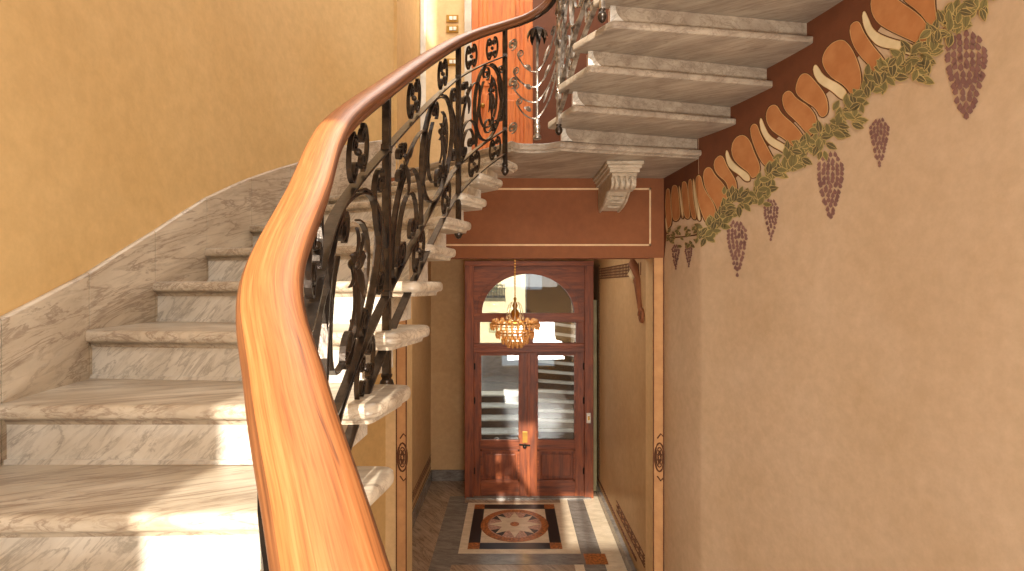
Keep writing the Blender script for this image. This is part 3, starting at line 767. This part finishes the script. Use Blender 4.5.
    # frieze ornaments
    for reg0, reg1, spots in ((0.04, B2, (0.3, 0.74)), (B3, B4, (0.36, 0.8))):
        hh = (reg1-reg0)/2*0.94; mid = (reg0+reg1)/2
        for f in spots:
            c = sa+W*f; r = hh*0.47
            q = hh*(1.05 if W > .9 else 0.75); r *= (1.2 if W > .9 else 1.05)
            left = spiral(c-q*0.55, mid-hh+r, r*.8, .008, 0, 1.45, 20)[::-1]+spiral(c-q*0.55, mid+hh-r, r*.8, .008, 0, -1.45, 20)
            right = spiral(c+q*0.55, mid-hh+r, r*.8, .008, math.pi, -1.45, 20)[::-1]+spiral(c+q*0.55, mid+hh-r, r*.8, .008, math.pi, 1.45, 20)
            # outer back of the C
            def C_(sg):
                a_ = [(c+sg*(q*0.4)+sg*r*1.1*math.cos(t), mid-hh*0.9*math.sin(t)) for t in [math.radians(-78+13*j) for j in range(13)]]
                v_a = spiral(c+sg*q*0.45, mid+hh*0.45, r*0.5, .008, math.radians(80) , sg*1.4, 18)
                v_b = spiral(c+sg*q*0.45, mid-hh*0.45, r*0.5, .008, math.radians(-80), -sg*1.4, 18)
                return [v_a[::-1]+a_+v_b]
            scroll_part('quatrefoil_scroll', C_(1)+C_(-1), 0.014, 0.005, m, knobs=((c, mid, 0.012),))
seq = [ps(i) for i, h in posts]
panel(seq[0], seq[1]); panel(seq[1], seq[2]); panel(seq[2], seq[3]); panel(seq[3], seq[4])
panel(seq[5], seq[6], 'iron_lit'); panel(seq[6], L_-0.05, 'iron_lit')
# corner of the landing: rod with a flower, branches and volutes
sr = s_of(15)
base_v = rp(sr).z-(EYE+6.1*R)
bm = bmesh.new(); p0, p1 = q3(sr, base_v), q3(sr, 0.16)
tube(bm, [p0, p1], 0.010, 8); rod = adopt(bmobj('flower_rod', bm, M['iron_lit'], smooth=True), railing)
bm = bmesh.new(); lathe(bm, tuple(p0), [(0.03,0),(0.03,0.02),(0.016,0.035),(0.022,0.06),(0.022,0.10),(0.016,0.115),(0.02,0.13),(0.012,0.15)], 14)
adopt(bmobj('foot', bm, M['iron_lit'], sharp=60), rod)
bm = bmesh.new(); c = q3(sr, 0.135)
for k in range(9):
    a = k*2*math.pi/9; r_ = []
    for j in range(6):
        t = j/5; rad = 0.014+0.06*math.sin(t*1.9); z = -0.05*t*t*1.7+0.015; w_ = 0.022*math.sin(math.pi*(0.12+0.8*t))
        d_ = Vector((math.cos(a), math.sin(a), 0)); e_ = Vector((-math.sin(a), math.cos(a), 0)); q = c+d_*rad+Vector((0,0,z))
        r_.append([q-e_*w_, q+Vector((0,0,.004)), q+e_*w_, q-Vector((0,0,.004))])
    rings(bm, r_)
bmesh.ops.create_icosphere(bm, subdivisions=2, radius=0.022, matrix=__import__('mathutils').Matrix.Translation(c+Vector((0,0,.012))))
f = adopt(bmobj('iron_flower', bm, M['iron'], sharp=60), rod); f['label'] = 'dark iron flower on top of the rod'
for side in (-1, 1):
    for k, v in enumerate((0.34, 0.45, 0.56, 0.68)):
        ln = (0.16, 0.20, 0.2, 0.17)[k]
        c = bez((sr, v+0.09), (sr+side*0.05, v+0.07), (sr+side*ln*0.7, v), (sr+side*ln, v-0.10), 12)
        e = spiral(sr+side*(ln-0.028), v-0.10, 0.028, 0.006, 0 if side > 0 else math.pi, -side*1.4, 20)
        scroll_part('branch', [c+e], 0.008, 0.008, 'iron_lit')
    for v in (0.15, 0.42, 0.74):
        c = spiral(sr+side*0.21, v, 0.042, 0.008, math.pi/2, side*1.7, 24)
        scroll_part('volute', [c], 0.02, 0.007, 'iron_lit')
    bm = bmesh.new()
    for v in (0.66, 0.50, 0.36): leaf3(bm, sr+side*0.05, v+.03, side*0.8, -0.6, .09, .03)
    adopt(bmobj('leaf', bm, M['iron_lit'], sharp=50), railing)

# ------------------------------------------------------------------ entrance door in the hall
YD = 41.9
def dp(px, py, dy=0.0): return P(xpx(px, YD), YD+dy, zpx(py, YD))
def dbox(name, x0, y0, x1, y1, d0, d1, m, parent, bev=0.006):
    bm = bmesh.new(); box(bm, dp(x0, y1, d0), dp(x1, y0, d1), bev); return adopt(bmobj(name, bm, M[m]), parent)
door = empty('door_entrance', P(xpx(528, YD), YD, FZ), kind='structure'); door.name = 'door_1'
cxa, ya, rxa, rya = 528, 313, 47, 40
FB = 498.0
# frame: stiles, head with arch cut
dbox('frame', 465, 262, 474, FB, -0.3, 0.5, 'door', door); dbox('frame', 584, 262, 593, FB, -0.3, 0.5, 'door', door)
dbox('frame', 465, 261, 593, 266, -0.42, 0.6, 'doorh', door)
bm = bmesh.new(); cols = []
n = 40
for k in range(n+1):
    x = 474+110*k/n; u = (x-cxa)/(rxa+0.0); yy = ya-rya*math.sqrt(max(0, 1-u*u)) if abs(u) < 1 else ya
    cols.append([dp(x, yy, -0.12), dp(x, 266, -0.12), dp(x, 266, 0.3), dp(x, yy, 0.3)])
rings(bm, cols); adopt(bmobj('spandrel', bm, M['doorh']), door)
def archband(r1, r2, d0, d1, nm):
    bm = bmesh.new(); rs = []
    for k in range(33):
        a = math.pi*k/32; ca, sa = math.cos(a), math.sin(a)
        rs.append([dp(cxa+(rxa+r1)*ca, ya-(rya+r1)*sa, d0), dp(cxa+(rxa+r2)*ca, ya-(rya+r2)*sa, d0), dp(cxa+(rxa+r2)*ca, ya-(rya+r2)*sa, d1), dp(cxa+(rxa+r1)*ca, ya-(rya+r1)*sa, d1)])
    rings(bm, rs); adopt(bmobj(nm, bm, M['doorh']), door)
archband(-1, 3.5, -0.25, 0.2, 'arch_moulding'); archband(4.5, 6, -0.2, 0.2, 'arch_moulding')
bm = bmesh.new(); vs = [dp(cxa+rxa*math.cos(math.pi*k/32), ya-rya*math.sin(math.pi*k/32), 0.1) for k in range(33)]
rings(bm, [vs, [v+Vector((0, .006, 0)) for v in vs]]); adopt(bmobj('fanlight_pane', bm, M['glass']), door)
dbox('transom_rail', 474, 313, 584, 322, -0.2, 0.3, 'doorh', door); dbox('transom_rail', 474, 343, 584, 352, -0.28, 0.3, 'doorh', door)
dbox('transom_rail', 474, 346, 584, 348, -0.34, 0.0, 'doorh', door)
dbox('mullion', 524, 322, 533, 343, -0.15, 0.25, 'door', door)
dbox('transom_pane', 479, 322, 524, 343, 0.08, 0.12, 'glass', door, 0); dbox('transom_pane', 533, 322, 577, 343, 0.08, 0.12, 'glass', door, 0)
dbox('mullion', 474, 322, 480, 343, -0.15, 0.25, 'door', door); dbox('mullion', 576, 322, 584, 343, -0.15, 0.25, 'door', door)
for (x0, x1, gx0, gx1) in ((474, 528.3, 480.5, 519.5), (528.9, 584, 537, 575)):
    lf = empty('leaf', (0, 0, 0)); lf.name = 'door_leaf'; adopt(lf, door)
    pr = lambda nm, *a, **k_: (lambda o: (setattr(o, 'parent', lf), setattr(o, 'matrix_parent_inverse', __import__('mathutils').Matrix.Identity(4)), o)[2])(dbox(nm, *a, **k_))
    pr('stile', x0, 352, gx0, 496.5, -0.1, 0.22, 'door', door); pr('stile', gx1, 352, x1, 496.5, -0.1, 0.22, 'door', door)
    pr('rail', gx0, 352, gx1, 354.5, -0.1, 0.22, 'doorh', door); pr('rail', gx0, 440, gx1, 449, -0.1, 0.22, 'doorh', door); pr('rail', gx0, 481, gx1, 496.5, -0.1, 0.22, 'doorh', door)
    pr('pane', gx0, 354.5, gx1, 440, 0.08, 0.12, 'glass', door, bev=0)
    pr('lower_panel', gx0, 449, gx1, 481, 0.06, 0.16, 'door', door, bev=0)
    pr('raised_field', gx0+4, 454, gx1-4, 476, -0.04, 0.1, 'door', door, bev=0.012)
    bm = bmesh.new()
    for (a, b_, c, d) in ((gx0, 449, gx1, 451), (gx0, 479, gx1, 481), (gx0, 449, gx0+2, 481), (gx1-2, 449, gx1, 481), (gx0-.8, 353.7, gx0+1, 441), (gx1-1, 353.7, gx1+.8, 441), (gx0, 353.7, gx1, 355.3), (gx0, 439.3, gx1, 441)):
        box(bm, dp(a, d, -0.16), dp(c, b_, 0.02), 0.004)
    o = bmobj('panel_moulding', bm, M['doorh']); o.parent = lf
    bm = bmesh.new()
    hx = x0+0.6 if x0 < 500 else x1-0.6
    for yy in (366, 400, 470): lathe(bm, tuple(dp(hx, yy, -0.2)), [(0.001,-.05),(.012,-.045),(.012,.045),(.001,.05)], 8)
    o = bmobj('hinge', bm, M['black']); o.parent = lf
dbox('meeting_bead', 527, 352, 530.2, 496, -0.22, 0.0, 'door', door)
dbox('lock_plate', 522.5, 431, 527.5, 442, -0.24, -0.08, 'brass', door, 0.003)
bm = bmesh.new(); lathe(bm, tuple(dp(524.5, 444.5, -0.5)), [(0.001,-.03),(.022,-.024),(.030,-.004),(.022,.018),(.001,.024)], 14)
tube(bm, [dp(524.5, 444, -0.1), dp(524.5, 444, -0.5)], 0.012); tube(bm, [dp(519, 443, -0.4), dp(530, 444, -0.4)], 0.012); adopt(bmobj('handle', bm, M['black'], sharp=60), door)
# deep wooden reveal behind the frame
dbox('reveal', 465, 262, 467, FB, 0.5, 3.5, 'door', door, 0); dbox('reveal', 591, 262, 593, FB, 0.5, 3.5, 'door', door, 0)
dbox('reveal', 465, 262, 593, 263.5, 0.5, 3.5, 'doorh', door, 0)
bm = bmesh.new(); bmesh.ops.create_cube(bm, size=1); bm.free()
door_threshold = sbox('trim_threshold', (DX0, 41.4, FZ), (DX1, 45.4, FZ+0.12), M['floorgrey'])
sw = empty('light_switch', dp(588, 417, -0.3), 'small white switch on the right stile of the entrance door frame', 'switch')
dbox('switch_plate', 586, 412, 590, 422, -0.36, -0.3, 'white', sw, 0.003); dbox('rocker', 587, 415, 589, 419, -0.4, -0.34, 'brass', sw, 0.002)
# folded shutters right of the door
sh = empty('folded_shutter', P(7.0, 42.5, FZ), 'pale green folded shutter standing between door frame and right hall wall', 'shutter')
for x, d in ((594.5, 0.6), (599.5, 0.4)):
    bm = bmesh.new(); box(bm, dp(x, 494, d), dp(x+3.6, 300, d+0.3), 0.006); adopt(bmobj('shutter_leaf', bm, M['pgreen']), sh)
# outside: pavement, bright facade, dark house; bars and steps stand in for the reflected stairs
sbox('pavement', (-14, 46.6, FZ-1.0), (20, 156, FZ-0.4), M['floorgrey']).name = 'floor_street'
fa = empty('building', P(-14, 150, FZ), 'sunlit cream building across the street, seen through the fanlight', 'building')
boxobj('facade', P(-34, 150, FZ), P(9, 156, 46), M['cream'], None).name = 'facade'; adopt(bpy.data.objects['facade'], fa)
bm = bmesh.new()
for x in (-20, -13, -7): 
    for z in (-14, -2, 10): box(bm, P(x, 149.5, z), P(x+2.6, 150.1, z+6), 0.01)
adopt(bmobj('window_shutter', bm, M['pgreen']), fa)
bm = bmesh.new()
box(bm, P(-14, 147, -3.6), P(-2, 150, -3)); 
for k in range(26): tube(bm, [P(-13.8+k*0.46, 147.2, -3), P(-13.8+k*0.46, 147.2, 0)], 0.02, 5)
box(bm, P(-14, 147, 0), P(-2, 147.4, .3)); adopt(bmobj('balcony', bm, M['black']), fa)
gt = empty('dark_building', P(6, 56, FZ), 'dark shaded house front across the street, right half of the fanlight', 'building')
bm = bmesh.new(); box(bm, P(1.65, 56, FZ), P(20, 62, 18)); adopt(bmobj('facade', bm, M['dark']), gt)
bm = bmesh.new()
bm.free()
for k in range(12):  # slanted pale bars imitate stair treads mirrored in the right pane
    z = -4.1-k*1.1; dz = -0.85*(1-k/13); bm = bmesh.new()
    rings(bm, [[P(2.3, 55.5, z), P(2.3, 56, z), P(2.3, 56, z+.3), P(2.3, 55.5, z+.3)], [P(8.5, 55.5, z+dz), P(8.5, 56, z+dz), P(8.5, 56, z+dz+.3), P(8.5, 55.5, z+dz+.3)]])
    adopt(bmobj('mirrored_tread', bm, M['casing']), gt)
o = boxobj('street_wall', P(-40, 100, FZ-0.4), P(8, 101, -12.2), M['floorgrey']); tag(o, 'low grey stone wall across the street behind the left pane', 'wall')
sp = empty('mirrored_steps', P(-3, 56, FZ), 'low steps beyond the left door pane, standing in for the mirrored stairs', 'steps')
for k in range(4):  # dark bodies and pale tops imitate the stairs mirrored in the glass
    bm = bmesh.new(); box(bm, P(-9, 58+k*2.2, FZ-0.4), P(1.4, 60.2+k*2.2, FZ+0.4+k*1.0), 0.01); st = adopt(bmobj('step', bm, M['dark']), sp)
    bm = bmesh.new(); box(bm, P(-9, 57.9+k*2.2, FZ+0.4+k*1.0), P(1.4, 60.2+k*2.2, FZ+0.62+k*1.0), 0.01); adopt(bmobj('tread', bm, M['casing']), st)

# ------------------------------------------------------------------ floor mosaic
mo = empty('floor_mosaic', P(0.1, 36, FZ), 'inlaid marble rug with eight-pointed star and black border before the door', 'floor mosaic')
def fp(px, py):
    d = EYE*500/(py-285.5); return ((px-512)/500*d, d)
y0, y1 = fp(512, 554)[1], fp(512, 503)[1]
xa, xb = fp(458, 554)[0], fp(572, 554)[0]
def fb(bm, x0, yy0, x1, yy1, z1): box(bm, (x0, yy0, -0.002), (x1, yy1, z1))
W, Hh = xb-xa, y1-y0
bm = bmesh.new(); fb(bm, xa-0.12, y0-0.22, xb+0.12, y0, .004); fb(bm, xa-0.12, y0, xa, y1, .004); adopt(bmobj('grey_margin', bm, M['floorgrey']), mo)
bm = bmesh.new(); fb(bm, xa, y0, xb, y1, 0.004); adopt(bmobj('cream_margin', bm, M['mosaic_white']), mo)
b0, b1 = 0.10, 0.24
bm = bmesh.new(); fb(bm, xa+b0, y0+b0, xb-b0, y0+b1, .006); fb(bm, xa+b0, y1-b1+.04, xb-b0, y1-b0+.04, .006); fb(bm, xa+b0, y0+b1, xa+b1, y1-b1+.04, .006); fb(bm, xb-b1, y0+b1, xb-b0, y1-b1+.04, .006)
adopt(bmobj('black_border', bm, M['mosaic_black']), mo)
for x in (xa+b0, xb-b1):
    for y in (y0+b0, y1-b1+.04):
        bm = bmesh.new(); fb(bm, x, y, x+b1-b0, y+b1-b0, .008); adopt(bmobj('corner_square', bm, M['mosaic_orange']), mo)
mcx, mcy = (xa+xb)/2, (y0+y1)/2+0.02; mr = min(W, Hh)/2-0.29
bm = bmesh.new(); lathe(bm, (mcx, mcy, 0), [(mr+.07, -0.001), (mr+.07, .008)], 40); adopt(bmobj('amber_ring', bm, M['mosaic_orange']), mo)
bm = bmesh.new(); lathe(bm, (mcx, mcy, 0), [(mr-.02, -0.001), (mr-.02, .010)], 40); adopt(bmobj('rose_disc', bm, M['mosaic_pink']), mo)
bm = bmesh.new()
for k in range(4):
    a = math.pi/4+k*math.pi/2
    prism(bm, [(mcx+math.cos(a-.3)*(mr-.03), mcy+math.sin(a-.3)*(mr-.03)), (mcx+math.cos(a)*(mr-.03), mcy+math.sin(a)*(mr-.03)), (mcx+math.cos(a+.3)*(mr-.03), mcy+math.sin(a+.3)*(mr-.03)), (mcx+math.cos(a)*.1, mcy+math.sin(a)*.1)], 0, .011)
adopt(bmobj('black_segment', bm, M['mosaic_black']), mo)
bm = bmesh.new(); pts = []
for k in range(16):
    a = k*math.pi/8; r_ = (mr-.03) if k % 2 == 0 else (mr-.03)*0.52
    pts.append((mcx+r_*math.cos(a), mcy+r_*math.sin(a)))
prism(bm, pts, 0, .013); adopt(bmobj('star', bm, M['mosaic_white']), mo)
bm = bmesh.new(); lathe(bm, (mcx, mcy, 0), [(.06, 0), (.06, .015)], 12); adopt(bmobj('star_centre', bm, M['mosaic_orange']), mo)
bm = bmesh.new(); fb(bm, xb+.13, y0-.22, xb+.38, y0, .004); adopt(bmobj('amber_square', bm, M['mosaic_orange']), mo)

# ------------------------------------------------------------------ chandelier
CY = 6.0; cX = (515-512)/500*CY; cz = lambda py: EYE+(285.5-py)/500*CY
ch = empty('chandelier', (cX, CY, cz(350)), 'round tiered chandelier of amber glass drops hanging before the entrance door', 'chandelier')
bm = bmesh.new(); tube(bm, [(cX, CY, cz(300)), (cX, CY, EYE+4.9*R)], 0.006); 
for k in range(26): lathe(bm, (cX, CY, cz(298)+k*0.034), [(.004,-.012),(.011,0),(.004,.012)], 6)
adopt(bmobj('chain', bm, M['gold']), ch)
bm = bmesh.new(); lathe(bm, (cX, CY, EYE+4.88*R), [(.06,.0),(.05,-.03),(.01,-.05)], 16); adopt(bmobj('ceiling_rose', bm, M['gold']), ch)
bm = bmesh.new(); lathe(bm, (cX, CY, cz(322)), [(.012,-.02),(.03,0),(.018,.03),(.035,.06),(.05,.12),(.02,.16),(.035,.20),(.012,.25),(.02,.28),(.004,.31)], 16)
adopt(bmobj('stem', bm, M['gold'], sharp=60), ch)
bm = bmesh.new()
for k in range(8):
    a = k*math.pi/4; r_ = 0.085
    tube(bm, [(cX+math.cos(a)*r_*t_, CY+math.sin(a)*r_*t_, cz(322)+z_) for t_, z_ in ((.2,.02),(.8,.03),(1.1,.12),(.9,.2),(.5,.24))], 0.006)
    lathe(bm, (cX+math.cos(a)*r_*1.15, CY+math.sin(a)*r_*1.15, cz(318)), [(.001,-.02),(.012,0),(.001,.05)], 6)
adopt(bmobj('crystal_crown', bm, M['crystal']), ch)
tiers = [(0.285, cz(323), 0.085, 26), (0.22, cz(332), 0.08, 22), (0.15, cz(338), 0.075, 16), (0.085, cz(343), 0.06, 10)]
for (r_, z_, h_, n_) in tiers:
    bm = bmesh.new(); pts = [(cX+r_*math.cos(2*math.pi*k/48), CY+r_*math.sin(2*math.pi*k/48), z_) for k in range(49)]
    tube(bm, pts, 0.009, 6)
    pts = [(cX+r_*math.cos(2*math.pi*k/48), CY+r_*math.sin(2*math.pi*k/48), z_-0.03) for k in range(49)]
    tube(bm, pts, 0.005, 6); adopt(bmobj('ring', bm, M['gold']), ch)
    for k in range(n_):
        a = 2*math.pi*k/n_
        bm = bmesh.new(); x, y = cX+r_*math.cos(a), CY+r_*math.sin(a)
        lathe(bm, (x, y, z_), [(.002,-h_),(.013,-h_*.75),(.018,-h_*.3),(.012,0.0),(.002,.012)], 8)
        adopt(bmobj('glass_drop', bm, M['amber'], sharp=60), ch)
bm = bmesh.new()
for k in range(14):
    a = 2*math.pi*k/14; x, y = cX+.25*math.cos(a), CY+.25*math.sin(a)
    bmesh.ops.create_icosphere(bm, subdivisions=2, radius=0.03, matrix=__import__('mathutils').Matrix.Translation((x, y, cz(321))))
adopt(bmobj('amber_bulbs', bm, M['amber'], smooth=True), ch)
lp = bpy.data.lights.new('chandelier_glow', 'POINT'); lp.energy = 4; lp.color = (1, .72, .42); lp.shadow_soft_size = .12
lo_ = bpy.data.objects.new('chandelier_glow', lp); C.objects.link(lo_); lo_.location = (cX, CY, cz(326))

# ------------------------------------------------------------------ upstairs door and switches
YU = 34.0
def up(px, py, dy=0.0): return P(xpx(px, YU), YU+dy, zpx(py, YU))
ud = empty('door_2', P(xpx(500, YU), YU, 6.1), kind='structure')
def ubox(nm, x0, y0, x1, y1, d0, d1, m, bev=0.006):
    bm = bmesh.new(); box(bm, up(x0, y1, d0), up(x1, y0, d1), bev); return adopt(bmobj(nm, bm, M[m]), ud)
yb = 285.5-6.1/YU*500; yt = yb-15.5/YU*500*1.05
ubox('casing', 465, yt-8, 472, yb, -0.45, 0, 'casing'); ubox('casing', 465, yt-12, 535, yt-2, -0.45, 0, 'casing')
ubox('frame', 472, yt, 479, yb, -0.35, 0, 'orange_door'); ubox('frame', 524, yt, 533, yb, -0.35, 0, 'orange_door'); ubox('frame', 472, yt-4, 533, yt+3, -0.35, 0, 'orange_door')
ubox('door_leaf', 479, yt+3, 524, yb, -0.2, 0, 'orange_door')
for (a, b_) in ((-20, 88), (95, 165), (-60, -27)):
    ubox('panel_moulding', 483, a, 520, b_, -0.29, -0.15, 'orange_door', 0.012)
    ubox('raised_panel', 487, a+6, 516, b_-6, -0.36, -0.2, 'orange_door', 0.02)
bm = bmesh.new(); p = up(483, 108, -0.45); bmesh.ops.create_icosphere(bm, subdivisions=2, radius=.03, matrix=__import__('mathutils').Matrix.Translation(p)); adopt(bmobj('door_knob', bm, M['brass'], smooth=True), ud)
for (x, y, lab) in ((452.5, 19, 'brass double switch plate, upper of the pair beside the orange door'), (452.5, 29.5, 'brass switch plate, lower of the pair beside the orange door'), (452.5, 62.5, 'brass bell plate low on the wall beside the orange door')):
    t = empty('brass_switch', up(x, y), lab, 'switch', 'brass switch plates beside the orange door')
    bm = bmesh.new(); box(bm, up(x-6, y+3.6, -0.09), up(x+6, y-3.6, 0), 0.004); adopt(bmobj('plate', bm, M['brass']), t)
    bm = bmesh.new(); box(bm, up(x-3, y+1.8, -0.15), up(x+0.2, y-1.8, -0.08), 0.003); box(bm, up(x+1, y+1.8, -0.15), up(x+4, y-1.8, -0.08), 0.003); adopt(bmobj('button', bm, M['white']), t)

# ------------------------------------------------------------------ painted ornament in the hall
def medal(name, cx, cy, xw, y, label, strip_x0, strip_x1, z0, z1):
    t = empty(name, P(cx, y, cy), label, 'wall painting')
    bm = bmesh.new(); box(bm, P(strip_x0, y-0.03, z0), P(strip_x1, y, z1)); adopt(bmobj('painted_strip', bm, M['p_pilaster']), t)
    bm = bmesh.new()
    for x in (strip_x0, strip_x1-0.06): box(bm, P(x, y-0.05, z0), P(x+0.06, y-0.03, z1))
    adopt(bmobj('edge_line', bm, M['p_line']), t)
    bm = bmesh.new()
    for (rx, rz, rr) in ((xw*0.42, 0.75, .008), (xw*0.30, 0.52, .006), (xw*0.14, 0.3, .006)):
        tube(bm, [P(cx+rx*math.cos(2*math.pi*k/24), y-0.04, cy+rz*math.sin(2*math.pi*k/24)) for k in range(25)], rr, 5)
    for sg in (-1, 1):
        tube(bm, [P(cx-0.2*xw, y-.04, cy+sg*1.0), P(cx+.1*xw, y-.04, cy+sg*1.25), P(cx+.35*xw, y-.04, cy+sg*1.1)], .007, 5)
    for k in range(8):
        a = k*math.pi/4; tube(bm, [P(cx+xw*.08*math.cos(a), y-.04, cy+.12*math.sin(a)), P(cx+xw*.22*math.cos(a+.4), y-.04, cy+.42*math.sin(a+.4))], .006, 5)
    adopt(bmobj('painted_medallion', bm, M['p_line']), t)
M['p_pilaster'] = flat('rose_ochre_pilaster_paint', (206,156,104), (190,140,92))
medal('painted_pilaster', 7.85, zpx(457, D), 0.6, D, 'painted pilaster strip with oval medallion on the right jamb of the hall opening', 7.5, 8.1, FZ, 1.47)
medal('painted_pilaster', xpx(402.5, D), zpx(457, D), 0.6, D, 'painted pilaster strip with oval medallion on the left jamb below the steps', xpx(396, D), -5.6, FZ, 1.47)
# painted stencil lines on the hall side walls
def hwline(bm, x, ya_, yb_, za, zb, s): box(bm, P(x, ya_, za), P(x+0.02*s, yb_, zb))
st = empty('stencil_border', P(-7.3, 34, FZ+2), 'brown stencilled border low along the left hall wall', 'wall painting')
bm = bmesh.new()
for z in (FZ+1.75, FZ+2.35): hwline(bm, HX0, D+2, HB, z, z+0.06, 1)
for k in range(34): hwline(bm, HX0, D+2.5+k*0.48, D+2.75+k*0.48, FZ+1.9, FZ+2.25, 1)
hwline(bm, HX0, D+2, HB, FZ+1.2, FZ+1.26, 1)
adopt(bmobj('stencil', bm, M['p_line']), st)
st = empty('stencil_border', P(7.4, 34, FZ+2), 'brown stencilled panel lines on the right hall wall beside the shutter', 'wall painting')
bm = bmesh.new()
def rw(y, z0, z1, y1=None):
    x = 7.5-(y-D-1.4)*0.2/(HB-D-0.2); box(bm, P(x-0.04, y, z0), P(x+0.02, y1 or y+0.16, z1))
rw(42.0, FZ+1.5, 1.4, 42.08)
adopt(bmobj('stencil', bm, M['p_line']), st); bm = bmesh.new()
for k in range(60): rw(41.95, FZ+1.6+k*0.3, FZ+1.75+k*0.3, 42.2)
adopt(bmobj('stencil', bm, M['p_line']), st); bm = bmesh.new()
for k in range(5):
    for j in range(8): rw(28.2+j*0.9, FZ+1.8-.0+k*0.16, FZ+1.86+k*0.16, 28.2+(j+1)*0.9) if k % 2 == 0 else rw(28.2+j*0.9, FZ+1.8+k*0.16, FZ+1.86+k*0.16, 28.6+j*0.9)
adopt(bmobj('stencil', bm, M['p_line']), st); bm = bmesh.new()
rw(30, FZ+1.23, FZ+1.27, 44.3)
adopt(bmobj('stencil_line', bm, M['p_line']), st); bm = bmesh.new(); rw(30, FZ+1.15, FZ+1.17, 44.3)
for j in range(34): rw(30+j*0.42, FZ+1.15, FZ+1.35, 30.25+j*0.42)
adopt(bmobj('stencil', bm, M['p_line']), st); bm = bmesh.new()
for k in range(5):
    for j in range(14): rw(31+j*0.8, 0.55+k*0.2, 0.62+k*0.2, 31.8+j*0.8)
adopt(bmobj('stencil', bm, M['p_line']), st); bm = bmesh.new()
for j in range(30): rw(29+j*0.42, 0.6, 1.35, 29.05+j*0.42)
adopt(bmobj('stencil', bm, M['p_line']), st); bm = bmesh.new()
bm.free()
sc2 = empty('painted_console', P(7.5, 28.5, 0.8), 'painted scroll console at the top of the right hall wall', 'wall painting')
bm = bmesh.new(); x = 7.42
tube(bm, [P(x, 31.5, 1.3), P(x, 30.6, 1.35), P(x, 29.8, 1.0), P(x, 29.4, 0.3), P(x, 29.2, -0.6), P(x, 28.9, -1.3), P(x, 28.6, -1.7)], [.02,.05,.06,.05,.035,.03,.02], 8)
sp_ = spiral(0, 0, .45, .05, 0, 2, 24)
tube(bm, [P(x, 28.7+a, -1.75+b) for a, b in sp_], .02, 6); tube(bm, [P(x, 30.6+a*.8, 0.9+b*.8) for a, b in sp_], .022, 6)
adopt(bmobj('scroll', bm, M['brown'], smooth=True), sc2)
bm = bmesh.new(); tube(bm, [P(x-.06, 30.4, 1.3), P(x-.06, 30.1, .7), P(x-.06, 30.0, .1)], [.03,.07,.02], 8)
o = adopt(bmobj('drapery', bm, M['cream'], smooth=True), sc2)
